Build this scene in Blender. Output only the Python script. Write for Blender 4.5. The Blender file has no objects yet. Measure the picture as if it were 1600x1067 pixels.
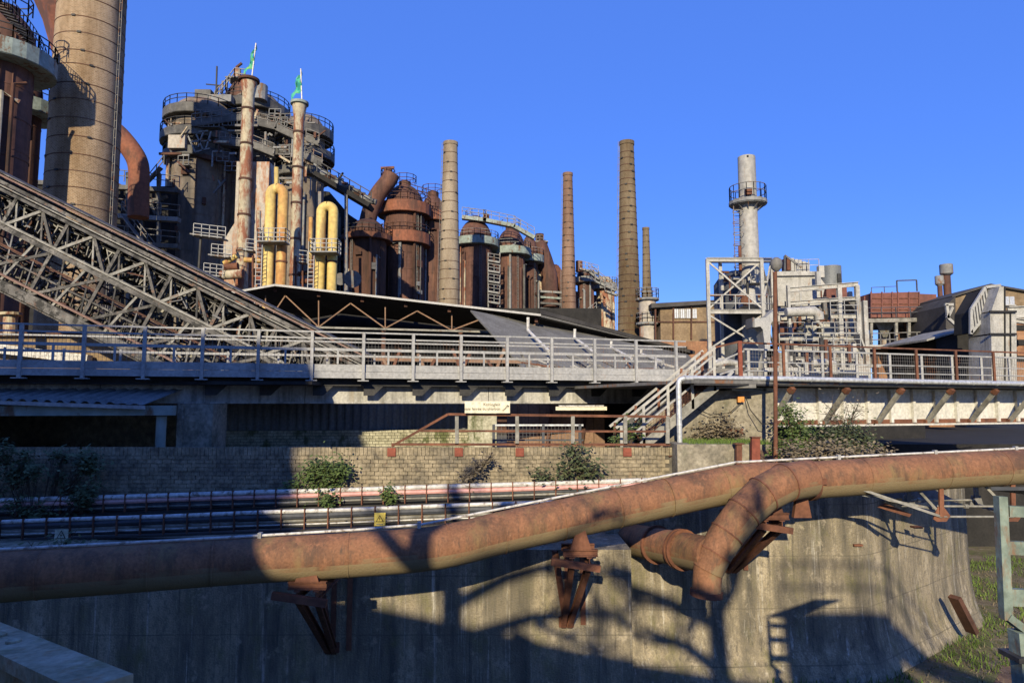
import bpy, math, random
from mathutils import Vector as V
random.seed(7)
R = random.random
def U(a, b): return a + (b - a) * random.random()
SC = bpy.context.scene
COL = SC.collection
F = 1067.0                      # focal length in pixels of the 1600 px wide photograph
TH = math.radians(5.2)          # camera looks up a little
CT, ST = math.cos(TH), math.sin(TH)
# ---------------------------------------------------------------- camera, sky, sun, exposure
cd = bpy.data.cameras.new('camera'); cam = bpy.data.objects.new('camera', cd); COL.objects.link(cam)
cam.rotation_euler = (math.pi / 2 + TH, 0, 0); cd.sensor_width = 36; cd.lens = F / 1600 * 36
cd.clip_start = 0.05; cd.clip_end = 3000
SC.camera = cam
SUN_EL, SUN_AZ = math.radians(22), math.radians(9)      # behind the camera, a little to the left
tosun = V((-math.sin(SUN_AZ) * math.cos(SUN_EL), -math.cos(SUN_AZ) * math.cos(SUN_EL), math.sin(SUN_EL)))
w = bpy.data.worlds.new('World'); SC.world = w; w.use_nodes = True
nt = w.node_tree; bg = nt.nodes['Background']
sky = nt.nodes.new('ShaderNodeTexSky'); sky.sky_type = 'NISHITA'; sky.sun_disc = False
sky.sun_elevation = SUN_EL; sky.sun_rotation = math.atan2(tosun.x, tosun.y)
sky.air_density = 1.0; sky.dust_density = 0.0; sky.ozone_density = 5.0; sky.altitude = 800
hs = nt.nodes.new('ShaderNodeHueSaturation'); hs.inputs['Saturation'].default_value = 1.2
hs.inputs['Hue'].default_value = 0.52
mxs = nt.nodes.new('ShaderNodeMix'); mxs.data_type = 'RGBA'; mxs.inputs['Factor'].default_value = .68     # clear polarised winter sky: nearly even blue all round
mxs.inputs['B'].default_value = (.42, 1.0, 3.45, 1)
nt.links.new(sky.outputs[0], hs.inputs['Color']); nt.links.new(hs.outputs[0], mxs.inputs['A']); nt.links.new(mxs.outputs['Result'], bg.inputs[0]); bg.inputs[1].default_value = 0.15
sl = bpy.data.lights.new('sun', 'SUN'); sl.energy = 4.0; sl.angle = math.radians(0.53); sl.color = (1, .86, .6)
so = bpy.data.objects.new('sun', sl); COL.objects.link(so)
so.rotation_euler = tosun.to_track_quat('Z', 'Y').to_euler()
SC.view_settings.view_transform = 'Standard'; SC.view_settings.look = 'None'
SC.view_settings.exposure = 0.78; SC.view_settings.gamma = 1
SC.cycles.use_denoising = True
SC.cycles.max_bounces = 5
# ---------------------------------------------------------------- helpers
def P(px, py, D):
    """the point that stands D metres ahead of the camera and is seen at px, py"""
    a = (px - 800) / F; b = (533.5 - py) / F
    k = D / (CT - b * ST)
    return V((a * k, D, (ST + b * CT) * k))
ORG = {}
class M:
    def __init__(s): s.v = []; s.f = []
    def add(s, vs, fs):
        o = len(s.v); s.v += [V(x) for x in vs]; s.f += [[i + o for i in f] for f in fs]; return s
    def box(s, c, d, rz=0.0):
        x, y, z = d[0] / 2, d[1] / 2, d[2] / 2; cs, sn = math.cos(rz), math.sin(rz); vs = []
        for i in (-1, 1):
            for j in (-1, 1):
                for k in (-1, 1):
                    vs.append((c[0] + i * x * cs - j * y * sn, c[1] + i * x * sn + j * y * cs, c[2] + k * z))
        return s.add(vs, [(0, 1, 3, 2), (4, 6, 7, 5), (0, 4, 5, 1), (2, 3, 7, 6), (0, 2, 6, 4), (1, 5, 7, 3)])
    def bar(s, a, b, w, h=None, up=V((0, 0, 1))):
        """straight rectangular bar from a to b, w wide, h high"""
        a, b = V(a), V(b); h = h or w; d = (b - a)
        if d.length < 1e-6: return s
        d.normalize(); up = V(up)
        if abs(d.dot(up)) > .98: up = V((0, 1, 0))
        r = d.cross(up).normalized(); u = r.cross(d)
        vs = [q + r * (i * w / 2) + u * (j * h / 2) for q in (a, b) for i, j in ((-1, -1), (1, -1), (1, 1), (-1, 1))]
        return s.add(vs, [(0, 1, 2, 3), (7, 6, 5, 4), (0, 4, 5, 1), (1, 5, 6, 2), (2, 6, 7, 3), (3, 7, 4, 0)])
    def ibeam(s, a, b, w, h, t=.03, up=V((0, 0, 1))):
        a, b = V(a), V(b); d = (b - a).normalized(); up = V(up)
        if abs(d.dot(up)) > .98: up = V((0, 1, 0))
        r = d.cross(up).normalized(); u = r.cross(d)
        s.bar(a + u * (h / 2 - t / 2), b + u * (h / 2 - t / 2), w, t, u); s.bar(a - u * (h / 2 - t / 2), b - u * (h / 2 - t / 2), w, t, u)
        return s.bar(a, b, t, h - 2 * t - .004, u)
    def tube(s, pts, r, n=8, cap=True):
        pts = [V(p) for p in pts]; m = len(pts); rs = r if isinstance(r, (list, tuple)) else [r] * m
        ref = None; rings = []
        for i, p in enumerate(pts):
            t = (pts[min(i + 1, m - 1)] - pts[max(i - 1, 0)]).normalized()
            if ref is None:
                ref = V((0, 0, 1)) if abs(t.z) < .9 else V((0, 1, 0))
            ref = (ref - t * ref.dot(t)).normalized(); b = t.cross(ref)
            k = 1.0
            if 0 < i < m - 1:
                c = (pts[i] - pts[i - 1]).normalized().dot((pts[i + 1] - pts[i]).normalized()); k = 1 / max(.5, math.sqrt(max(.01, (1 + c) / 2)))
            rings.append([p + (ref * math.cos(2 * math.pi * j / n) + b * math.sin(2 * math.pi * j / n)) * rs[i] * (k if k < 1.15 else 1.0) for j in range(n)])
        vs = [q for g in rings for q in g]; fs = []
        for i in range(m - 1):
            for j in range(n):
                fs.append((i * n + j, i * n + (j + 1) % n, (i + 1) * n + (j + 1) % n, (i + 1) * n + j))
        if cap: fs += [tuple(range(n))[::-1], tuple((m - 1) * n + j for j in range(n))]
        return s.add(vs, fs)
    def lathe(s, prof, c, n=24, a0=0.0, a1=2 * math.pi, cap=True):
        """prof: (radius, height) pairs from bottom to top round the upright axis through c"""
        full = abs(a1 - a0 - 2 * math.pi) < 1e-4; k = n if full else n + 1; vs = []; fs = []
        for r, z in prof:
            for j in range(k):
                a = a0 + (a1 - a0) * j / n
                vs.append((c[0] + r * math.cos(a), c[1] + r * math.sin(a), c[2] + z))
        for i in range(len(prof) - 1):
            for j in range(n):
                j2 = (j + 1) % k
                fs.append((i * k + j, i * k + j2, (i + 1) * k + j2, (i + 1) * k + j))
        if cap and full:
            fs.append(tuple(range(k))[::-1]); fs.append(tuple((len(prof) - 1) * k + j for j in range(k)))
        return s.add(vs, fs)
    def prism(s, pts, d):
        """flat outline pts pushed along d"""
        n = len(pts); d = V(d); a = [V(p) for p in pts]
        return s.add(a + [p + d for p in a], [tuple(range(n))[::-1], tuple(range(n, 2 * n))] + [(i, (i + 1) % n, (i + 1) % n + n, i + n) for i in range(n)])
    def mesh(s, name, org=V((0, 0, 0)), smooth=False):
        me = bpy.data.meshes.new(name); me.from_pydata([tuple(q - org) for q in s.v], [], s.f)
        if smooth:
            me.shade_smooth()
            try: me.set_sharp_from_angle(angle=math.radians(40))
            except Exception: pass
        me.update(); return me
    def build(s, name, mat, parent=None, smooth=False, kind=None):
        org = ORG.get(parent.name, V((0, 0, 0))) if parent else V((0, 0, 0))
        me = s.mesh(name, org, smooth); me.materials.append(MAT[mat])
        o = bpy.data.objects.new(name, me); COL.objects.link(o)
        if parent: o.parent = parent; ORG[o.name] = org
        if kind: o['kind'] = kind
        return o
def thing(name, label, cat, loc, group=None):
    o = bpy.data.objects.new(name, None); COL.objects.link(o); o.empty_display_size = .3
    o.location = V(loc); ORG[o.name] = V(loc); o['label'] = label; o['category'] = cat
    if group: o['group'] = group
    return o
def tag(o, label, cat, group=None):
    o['label'] = label; o['category'] = cat
    if group: o['group'] = group
    return o
def struct(o): o['kind'] = 'structure'; return o
def inst(name, me, parent, loc, rz=0.0, rx=0.0, ry=0.0):
    """one more piece that shares the mesh me, at the world point loc"""
    o = bpy.data.objects.new(name, me); COL.objects.link(o)
    org = ORG.get(parent.name, V((0, 0, 0))) if parent else V((0, 0, 0))
    o.parent = parent; o.location = V(loc) - org; o.rotation_euler = (rx, ry, rz); ORG[o.name] = V((0, 0, 0)); return o
def lerp(a, b, t): return V(a) * (1 - t) + V(b) * t
# ---------------------------------------------------------------- materials
MAT = {}
def mat(name, cols, scale=1.5, rough=.8, metal=0.0, bump=.15, streak=0.0, stain=None, fine=12.0, spec=.3, soft=.0):
    """noise-mixed colours in world space; streak stretches the noise downwards; stain = (colour, amount) patches on top"""
    m = bpy.data.materials.new(name); m.use_nodes = True; t = m.node_tree; L = t.links.new; N = t.nodes.new
    b = t.nodes['Principled BSDF']; b.inputs['Roughness'].default_value = rough; b.inputs['Metallic'].default_value = metal
    b.inputs['Specular IOR Level'].default_value = spec
    g = N('ShaderNodeNewGeometry'); mp = N('ShaderNodeMapping'); L(g.outputs['Position'], mp.inputs['Vector'])
    if streak: mp.inputs['Scale'].default_value = (1, 1, streak)
    n1 = N('ShaderNodeTexNoise'); n1.inputs['Scale'].default_value = scale; n1.inputs['Detail'].default_value = 7; n1.inputs['Roughness'].default_value = .65
    L(mp.outputs[0], n1.inputs['Vector'])
    r = N('ShaderNodeValToRGB'); e = r.color_ramp.elements; k = len(cols)
    lo, hi = .33, .67
    e[0].position = lo; e[0].color = (*cols[0], 1); e[1].position = hi; e[1].color = (*cols[-1], 1)
    for i in range(1, k - 1):
        x = e.new(lo + (hi - lo) * i / (k - 1)); x.color = (*cols[i], 1)
    L(n1.outputs['Fac'], r.inputs['Fac'])
    n2 = N('ShaderNodeTexNoise'); n2.inputs['Scale'].default_value = fine; n2.inputs['Detail'].default_value = 6
    L(g.outputs['Position'], n2.inputs['Vector'])
    mx = N('ShaderNodeMix'); mx.data_type = 'RGBA'; mx.blend_type = 'MULTIPLY'; mx.inputs['Factor'].default_value = .6
    r2 = N('ShaderNodeValToRGB'); r2.color_ramp.elements[0].position = .3; r2.color_ramp.elements[0].color = (.55, .55, .55, 1); r2.color_ramp.elements[1].position = .65; r2.color_ramp.elements[1].color = (1.1, 1.1, 1.1, 1)
    L(n2.outputs['Fac'], r2.inputs['Fac']); L(r.outputs[0], mx.inputs['A']); L(r2.outputs[0], mx.inputs['B'])
    out = mx.outputs['Result']
    if stain:
        for q, (sc, am, ss, st) in enumerate(stain):
            n3 = N('ShaderNodeTexNoise'); n3.inputs['Scale'].default_value = ss; n3.inputs['Detail'].default_value = 8; n3.inputs['Roughness'].default_value = .7
            m3 = N('ShaderNodeMapping'); m3.inputs['Scale'].default_value = (1, 1, st); m3.inputs['Location'].default_value = (3.1 * q + 1, 7.7, 2.3)
            L(g.outputs['Position'], m3.inputs['Vector']); L(m3.outputs[0], n3.inputs['Vector'])
            r3 = N('ShaderNodeValToRGB'); r3.color_ramp.elements[0].position = .575 - am * .25; r3.color_ramp.elements[1].position = .645 - am * .22 + soft
            L(n3.outputs['Fac'], r3.inputs['Fac'])
            m4 = N('ShaderNodeMix'); m4.data_type = 'RGBA'; m4.inputs['B'].default_value = (*sc, 1)
            L(r3.outputs[0], m4.inputs['Factor']); L(out, m4.inputs['A']); out = m4.outputs['Result']
    L(out, b.inputs['Base Color'])
    if bump:
        bp = N('ShaderNodeBump'); bp.inputs['Strength'].default_value = bump; bp.inputs['Distance'].default_value = .03
        L(n2.outputs['Fac'], bp.inputs['Height']); L(bp.outputs[0], b.inputs['Normal'])
    MAT[name] = m; return m
def under_tint(name, col):
    # tan tint laid over the downward-facing half of the pipe, with a ragged upper edge
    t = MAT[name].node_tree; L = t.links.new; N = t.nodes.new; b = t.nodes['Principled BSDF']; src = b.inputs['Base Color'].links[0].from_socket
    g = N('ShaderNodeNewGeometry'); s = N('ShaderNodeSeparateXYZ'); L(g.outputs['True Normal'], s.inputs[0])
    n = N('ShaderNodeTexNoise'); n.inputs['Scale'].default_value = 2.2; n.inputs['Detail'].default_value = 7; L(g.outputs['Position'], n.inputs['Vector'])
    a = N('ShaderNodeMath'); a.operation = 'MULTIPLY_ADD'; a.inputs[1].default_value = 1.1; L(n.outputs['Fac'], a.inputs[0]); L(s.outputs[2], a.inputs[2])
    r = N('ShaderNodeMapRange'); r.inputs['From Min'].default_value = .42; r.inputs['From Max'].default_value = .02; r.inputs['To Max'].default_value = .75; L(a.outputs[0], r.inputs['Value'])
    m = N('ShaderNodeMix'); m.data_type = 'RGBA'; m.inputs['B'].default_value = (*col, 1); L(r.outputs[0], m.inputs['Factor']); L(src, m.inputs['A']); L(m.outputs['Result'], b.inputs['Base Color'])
mat('pipe_rust', [(.12, .062, .038), (.18, .086, .046), (.23, .108, .056), (.20, .094, .05)], .9, .78, bump=.3, soft=.1, stain=[((.18, .125, .055), .18, 1.3, .3), ((.08, .046, .03), .28, 2.4, .22), ((.29, .135, .07), .15, 6.0, .4), ((.09, .055, .036), .2, 11.0, .22), ((.34, .19, .11), -.2, 14, .6)], fine=24)
under_tint('pipe_rust', (.19, .145, .07))
under_tint('pipe_rust', (.19, .14, .08))
under_tint('pipe_rust', (.19, .145, .08))
under_tint('pipe_rust', (.20, .155, .085))
mat('rust', [(.075, .033, .022), (.135, .057, .034), (.20, .085, .048)], 2.0, .85, streak=.4)
mat('rust_red', [(.15, .042, .028), (.24, .07, .042)], 2.0, .8)
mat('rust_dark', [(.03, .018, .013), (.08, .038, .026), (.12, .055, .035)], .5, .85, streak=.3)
mat('stove_rust', [(.055, .03, .024), (.105, .05, .037), (.15, .073, .052)], .4, .8, streak=.25, bump=0, soft=.14, stain=[((.035, .024, .021), .4, .5, .1), ((.21, .10, .06), .1, .9, .15), ((.18, .15, .125), -.2, 1.3, .3)], fine=2)
mat('stove_grey', [(.10, .085, .07), (.175, .145, .115), (.25, .205, .158)], .3, .75, streak=.15, bump=0, soft=.14, stain=[((.19, .105, .055), .25, .6, .1), ((.055, .05, .045), .3, .7, .08), ((.31, .25, .18), .1, .5, .3)], fine=2)
mat('ring_orange', [(.16, .065, .04), (.24, .09, .05)], .6, .8, bump=0, stain=[((.10, .05, .035), .3, .8, .3)], fine=3)
mat('plate_dark', [(.045, .045, .045), (.095, .092, .086), (.14, .135, .125)], .5, .65, bump=0, fine=3)
mat('plate_grey', [(.16, .165, .165), (.25, .255, .25)], .5, .7, bump=0, stain=[((.16, .09, .05), .1, 1.5, .4)], fine=3)
mat('plate_green', [(.17, .21, .19), (.27, .32, .29)], .5, .7, bump=0, stain=[((.13, .08, .05), .15, 1.5, .4)], fine=3)
mat('steel_dark', [(.018, .019, .02), (.045, .043, .042)], 1.5, .6)
mat('steel_mid', [(.10, .10, .10), (.19, .185, .175)], 1.2, .65, stain=[((.17, .085, .045), .15, 2.5, .5)])
mat('steel_grey', [(.27, .275, .275), (.37, .37, .36)], 1.6, .55, soft=.1, stain=[((.17, .12, .08), -.1, 3, .25), ((.20, .20, .195), .2, 1.2, .2)])
mat('galv', [(.42, .44, .46), (.55, .57, .58)], 6, .4, metal=.35, bump=.05)
mat('steel_white', [(.27, .265, .245), (.355, .35, .325), (.42, .41, .38)], 1.6, .65, soft=.08, stain=[((.22, .135, .075), .0, 2.2, .35), ((.16, .155, .14), .15, 1.4, .2)])
mat('girder_white', [(.47, .46, .42), (.55, .54, .50), (.61, .60, .56)], 1.3, .6, streak=.4, soft=.08, stain=[((.25, .14, .07), -.3, 2.4, .4), ((.33, .31, .27), .0, 1.8, .12)])
mat('concrete_beam', [(.33, .325, .30), (.42, .41, .375), (.48, .47, .43)], 1.4, .9, streak=.08, soft=.2, stain=[((.08, .078, .07), .5, 3.2, .08), ((.24, .18, .10), .0, 3.1, .06)])
mat('concrete_wall', [(.18, .155, .108), (.26, .22, .15), (.33, .28, .192), (.40, .34, .238)], 1.4, .95, bump=.9, streak=.5, soft=.1, stain=[((.085, .078, .062), .5, 1.7, .10), ((.55, .52, .45), .02, 7, .035), ((.14, .13, .06), .2, 1.6, .5), ((.15, .13, .095), .35, 12, .6), ((.06, .055, .046), .12, 8, .04), ((.42, .36, .26), .0, 3, .8)], fine=30)
mat('concrete_old', [(.13, .12, .095), (.24, .215, .165), (.33, .30, .235)], 1.5, .95, bump=.5, soft=.12, stain=[((.42, .41, .38), -.1, 4, .6), ((.085, .088, .06), .2, 2, .6)])
mat('brick_old', [(.125, .108, .08), (.21, .178, .122), (.29, .243, .165), (.37, .315, .22)], 4.5, .95, bump=.5, soft=.12, stain=[((.09, .083, .07), .3, .8, 1), ((.22, .13, .08), -.1, 5, 1)], fine=20)
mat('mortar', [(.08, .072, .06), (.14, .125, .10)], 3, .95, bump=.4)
mat('brick_pale', [(.22, .21, .14), (.36, .34, .24), (.46, .44, .33)], 3, .95, stain=[((.10, .11, .05), .25, 1.5, .6)])
mat('brick_facade', [(.15, .105, .062), (.22, .158, .094), (.27, .20, .122)], .6, .9, bump=0, soft=.1, stain=[((.11, .085, .06), .3, .7, .3)], fine=5)
mat('brick_orange', [(.20, .098, .055), (.28, .145, .08), (.33, .19, .11)], .8, .9, bump=0, soft=.1, stain=[((.14, .085, .055), .3, .9, .3)], fine=5)
mat('yellow', [(.48, .345, .105), (.58, .43, .14), (.64, .49, .19)], .5, .7, streak=.3, bump=0, soft=.08, stain=[((.28, .12, .05), .1, 1.1, .25), ((.32, .25, .11), .15, 1.4, .2)], fine=3)
mat('yellow_rust', [(.54, .37, .12), (.36, .14, .05), (.24, .09, .04)], .22, .75, streak=.35, bump=0, stain=[((.50, .36, .13), .15, .8, .3)], fine=3)
mat('stack_rust', [(.34, .30, .21), (.40, .35, .245), (.44, .39, .29)], .5, .75, streak=.4, bump=0, stain=[((.22, .09, .05), .38, .9, .35), ((.16, .07, .045), .1, 1.6, .5)], fine=3)
mat('casing', [(.30, .27, .23), (.38, .345, .295), (.43, .39, .335)], .3, .75, streak=.2, bump=0, stain=[((.30, .14, .07), .3, .45, .35)], fine=3)
mat('flue_grey', [(.26, .257, .24), (.32, .313, .29), (.36, .35, .325)], .7, .6, streak=.15, bump=0, soft=.12, stain=[((.24, .17, .11), .0, 2.0, .4), ((.20, .195, .18), .2, .8, .1)], fine=4)
mat('roof_dark', [(.035, .033, .031), (.075, .07, .065)], .6, .85, bump=0)
mat('roof_slate', [(.13, .128, .12), (.19, .187, .175)], .8, .95, streak=1, bump=0, spec=.05, soft=.1, stain=[((.10, .095, .085), .25, .5, 1)])
mat('roof_edge', [(.33, .33, .31), (.42, .415, .40)], 1, .6, bump=0)
mat('soot_shade', [(.012, .012, .012), (.03, .028, .026)], 1, .9, bump=0)  # near black for sooty walls, and for shade painted in under the right bridge
mat('corrugated', [(.10, .11, .115), (.19, .20, .20)], 1.5, .6, streak=.2)
mat('sheet_brown', [(.17, .105, .07), (.26, .16, .105)], 1.2, .8, streak=.2)
mat('hopper_red', [(.14, .058, .045), (.20, .082, .062)], .5, .85, bump=0, streak=.3, soft=.1, stain=[((.10, .05, .04), .3, .8, .2)], fine=3)
mat('timber_grey', [(.12, .117, .105), (.23, .225, .20), (.31, .30, .27)], 2.0, .85, streak=1, stain=[((.16, .11, .075), -.1, 2.5, 1)])
mat('conveyor_steel', [(.05, .048, .044), (.105, .10, .092), (.19, .18, .162)], 1.1, .78, stain=[((.15, .09, .062), -.05, 1.2, 1), ((.03, .029, .026), .25, 2.2, 1)])
mat('conveyor_red', [(.15, .09, .072), (.23, .15, .12)], 1, .8)
mat('white_pipe', [(.46, .45, .42), (.58, .57, .54)], 3, .5, bump=.05, stain=[((.2, .17, .14), .15, 6, 1)])
mat('pink_pipe', [(.52, .27, .24), (.62, .35, .32)], 2, .6, bump=.05)
mat('blue_dark', [(.04, .045, .055), (.07, .075, .085)], 2, .6, bump=.05)
mat('green_paint', [(.13, .17, .145), (.20, .25, .215)], 3, .65, soft=.05, stain=[((.18, .085, .04), .25, 5, .35)])
mat('moss_beam', [(.18, .165, .10), (.29, .26, .17), (.38, .34, .24)], 9, .9, soft=.1, stain=[((.25, .14, .06), .2, 14, 1), ((.13, .14, .05), .25, 7, 1)], fine=60)
mat('sign_cream', [(.60, .56, .43), (.66, .62, .48)], 2, .6, bump=0)
mat('sign_yellow', [(.72, .56, .10), (.78, .62, .14)], 4, .55, bump=0)
mat('sign_faded', [(.42, .42, .30), (.52, .51, .38)], 6, .6, bump=0)
mat('black', [(.012, .012, .012), (.02, .02, .02)], 2, .6, bump=0)
mat('orange_box', [(.55, .22, .05), (.62, .27, .07)], 3, .6, bump=0)
mat('flag', [(.02, .20, .28), (.05, .36, .24), (.28, .45, .08)], 1.2, .7, bump=0)
mat('leaf', [(.035, .06, .018), (.075, .115, .03), (.12, .16, .05)], 6, .7, bump=0)
mat('leaf_dark', [(.03, .04, .02), (.065, .085, .035), (.12, .13, .06)], 6, .7, bump=0)
mat('leaf_dry', [(.09, .07, .05), (.17, .14, .09), (.25, .20, .13)], 5, .9, bump=0)
mat('twig', [(.04, .03, .022), (.09, .07, .05)], 8, .9, bump=0)
mat('grass', [(.05, .085, .015), (.10, .16, .03), (.16, .22, .05)], 2, .9, bump=0)
mat('ground', [(.09, .10, .032), (.13, .125, .05), (.16, .13, .075), (.20, .16, .11)], 1.2, .95, bump=.8, soft=.1, stain=[((.075, .11, .025), .1, .6, 1), ((.26, .22, .165), .1, 4, 1), ((.09, .065, .045), .2, 1.5, 1)], fine=18)
mat('dirt', [(.10, .065, .045), (.17, .11, .075), (.22, .16, .11)], 1.2, .95, bump=.6)
mat('terrace', [(.10, .095, .08), (.17, .16, .13)], .5, .95, bump=.4)
def chimney_mat(name, c1, c2, mo, scale):
    """bricks laid round an upright axis: angle and height drive the brick texture"""
    m = bpy.data.materials.new(name); m.use_nodes = True; t = m.node_tree; L = t.links.new; N = t.nodes.new; b = t.nodes['Principled BSDF']
    b.inputs['Roughness'].default_value = .9; b.inputs['Specular IOR Level'].default_value = .2
    tc = N('ShaderNodeTexCoord'); sx = N('ShaderNodeSeparateXYZ'); L(tc.outputs['Object'], sx.inputs[0])
    at = N('ShaderNodeMath'); at.operation = 'ARCTAN2'; L(sx.outputs[0], at.inputs[0]); L(sx.outputs[1], at.inputs[1])
    mu = N('ShaderNodeMath'); mu.operation = 'MULTIPLY'; mu.inputs[1].default_value = 2.5; L(at.outputs[0], mu.inputs[0])
    cb = N('ShaderNodeCombineXYZ'); L(mu.outputs[0], cb.inputs[0]); L(sx.outputs[2], cb.inputs[1])
    br = N('ShaderNodeTexBrick'); L(cb.outputs[0], br.inputs['Vector']); br.inputs['Scale'].default_value = scale
    br.inputs['Color1'].default_value = (*c1, 1); br.inputs['Color2'].default_value = (*c2, 1); br.inputs['Mortar'].default_value = (*mo, 1)
    br.inputs['Mortar Size'].default_value = .035; br.inputs['Bias'].default_value = 0
    g = N('ShaderNodeNewGeometry'); mp = N('ShaderNodeMapping'); mp.inputs['Scale'].default_value = (.35, .35, .06); L(g.outputs['Position'], mp.inputs[0])
    n = N('ShaderNodeTexNoise'); n.inputs['Scale'].default_value = 1.0; n.inputs['Detail'].default_value = 8; n.inputs['Roughness'].default_value = .7; L(mp.outputs[0], n.inputs['Vector'])
    r = N('ShaderNodeValToRGB'); r.color_ramp.elements[0].position = .35; r.color_ramp.elements[0].color = (.5, .42, .34, 1); r.color_ramp.elements[1].position = .62; r.color_ramp.elements[1].color = (1.12, 1.1, 1.08, 1)
    L(n.outputs['Fac'], r.inputs['Fac'])
    mx = N('ShaderNodeMix'); mx.data_type = 'RGBA'; mx.blend_type = 'MULTIPLY'; mx.inputs['Factor'].default_value = 1
    L(br.outputs['Color'], mx.inputs['A']); L(r.outputs[0], mx.inputs['B']); L(mx.outputs['Result'], b.inputs['Base Color'])
    MAT[name] = m
def boards(name, dz, dx):
    # formwork: pour joints every dz metres, panel joints every dx, as grooves with dirt in them
    t = MAT[name].node_tree; L = t.links.new; N = t.nodes.new; b = t.nodes['Principled BSDF']; src = b.inputs['Base Color'].links[0].from_socket
    g = N('ShaderNodeNewGeometry'); s = N('ShaderNodeSeparateXYZ'); n = N('ShaderNodeTexNoise'); n.inputs['Scale'].default_value = 1.1; n.inputs['Detail'].default_value = 6
    L(g.outputs['Position'], s.inputs[0]); L(g.outputs['Position'], n.inputs['Vector']); outs = []
    for ax, d, wdt in ((2, dz, .022), (0, dx, .008)):
        a = N('ShaderNodeMath'); a.operation = 'MULTIPLY_ADD'; a.inputs[1].default_value = .07; L(n.outputs['Fac'], a.inputs[0]); L(s.outputs[ax], a.inputs[2])
        dv = N('ShaderNodeMath'); dv.operation = 'DIVIDE'; dv.inputs[1].default_value = d; L(a.outputs[0], dv.inputs[0])
        fr = N('ShaderNodeMath'); fr.operation = 'FRACT'; L(dv.outputs[0], fr.inputs[0])
        lt = N('ShaderNodeMath'); lt.operation = 'LESS_THAN'; lt.inputs[1].default_value = wdt; L(fr.outputs[0], lt.inputs[0]); outs.append(lt)
    mx = N('ShaderNodeMath'); mx.operation = 'MAXIMUM'; L(outs[0].outputs[0], mx.inputs[0]); L(outs[1].outputs[0], mx.inputs[1])
    k = N('ShaderNodeMath'); k.operation = 'MULTIPLY'; L(mx.outputs[0], k.inputs[0]); L(n.outputs['Fac'], k.inputs[1])
    m = N('ShaderNodeMix'); m.data_type = 'RGBA'; m.inputs['B'].default_value = (.09, .08, .06, 1); L(k.outputs[0], m.inputs['Factor']); L(src, m.inputs['A']); L(m.outputs['Result'], b.inputs['Base Color'])
chimney_mat('chimney_brown', (.20, .135, .075), (.32, .225, .135), (.38, .32, .24), 2.2)
chimney_mat('chimney_cream', (.24, .20, .14), (.31, .26, .19), (.22, .19, .155), 1.6)
chimney_mat('chimney_red', (.165, .095, .062), (.23, .135, .09), (.20, .16, .13), 1.6)
chimney_mat('chimney_olive', (.145, .112, .066), (.195, .152, .095), (.16, .135, .10), 1.6)
boards('concrete_wall', 1.15, 50)
# ---------------------------------------------------------------- generic builders
def rails(m, pts, h, step=1.5, levels=(1.0, .5), r=.03, closed=False):
    """hand rail along pts (points on the floor): rails at the given shares of h, posts every step metres"""
    pts = [V(p) for p in pts]
    if closed: pts = pts + [pts[0]]
    for a, b in zip(pts, pts[1:]):
        n = max(1, round((b - a).length / step))
        for l in levels: m.bar(a + V((0, 0, h * l)), b + V((0, 0, h * l)), r * 1.6)
        for i in range(n + 1):
            q = lerp(a, b, i / n); m.bar(q, q + V((0, 0, h)), r * 1.6)
    return m
def ringpts(c, r, a0=0, a1=360, n=16):
    return [V((c[0] + r * math.cos(math.radians(a0 + (a1 - a0) * i / n)), c[1] + r * math.sin(math.radians(a0 + (a1 - a0) * i / n)), c[2])) for i in range(n + 1)]
def ring(parent, c, r0, r1, z, hp, mp, hr=1.1, n=24, rm='steel_dark', rr=.05, step=1.6):
    """round platform: floor ring, parapet plate hp high, railing above it"""
    f = M().lathe([(r0, z - .15), (r1, z - .15), (r1, z), (r0, z)], c, n, cap=False).build('platform', mp, parent)
    if hp: M().lathe([(r1, z - .1), (r1 + .06, z - .1), (r1 + .06, z + hp), (r1, z + hp)], c, n, cap=False).build('parapet', mp, f)
    k = M(); rails(k, ringpts((c[0], c[1], c[2] + z + hp), r1, 0, 360, n)[:-1], hr, step, (1.0, .55), rr, True); k.build('railing', rm, f)
    return f
# ================================================================ the setting
GZ = -6.1       # ground of the cutting
TZ = -1.75      # upper works level
def sheet(name, x0, x1, y0, y1, z, m, n=1):
    k = M(); nx = ny = n
    vs = [(x0 + (x1 - x0) * i / nx, y0 + (y1 - y0) * j / ny, z) for j in range(ny + 1) for i in range(nx + 1)]
    k.add(vs, [(j * (nx + 1) + i, j * (nx + 1) + i + 1, (j + 1) * (nx + 1) + i + 1, (j + 1) * (nx + 1) + i) for j in range(ny) for i in range(nx)])
    return struct(k.build(name, m))
sheet('ground', -900, 900, -400, 1500, GZ, 'ground')
struct(M().box((-61.3, 90, (TZ + GZ) / 2), (137.4, 144.6, TZ - GZ)).build('terrace', 'terrace'))       # works level behind the brick wall
struct(M().box((73.7, 96, (TZ + GZ) / 2), (132.6, 132, TZ - GZ)).build('far_terrace', 'soot_shade'))  # shade below the bridge deck is put into this black colour
# trodden path in the grass, lower right
pm = M(); pa = [P(1470, 1067, 15.5), P(1530, 985, 18.5), P(1600, 925, 22)]
pl = [(7.9, 11.2), (9.7, 13.4), (11.6, 15.8), (14.4, 19), (19, 23)]
vs = []
for i, (x, y) in enumerate(pl):
    wd = .75 + .15 * math.sin(i * 2.1); vs += [(x - wd * .8, y + wd * .6, GZ + .004), (x + wd * .8, y - wd * .6, GZ + .004)]
pm.add(vs, [(2 * i, 2 * i + 1, 2 * i + 3, 2 * i + 2) for i in range(len(pl) - 1)])
struct(pm.build('path', 'dirt'))
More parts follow.
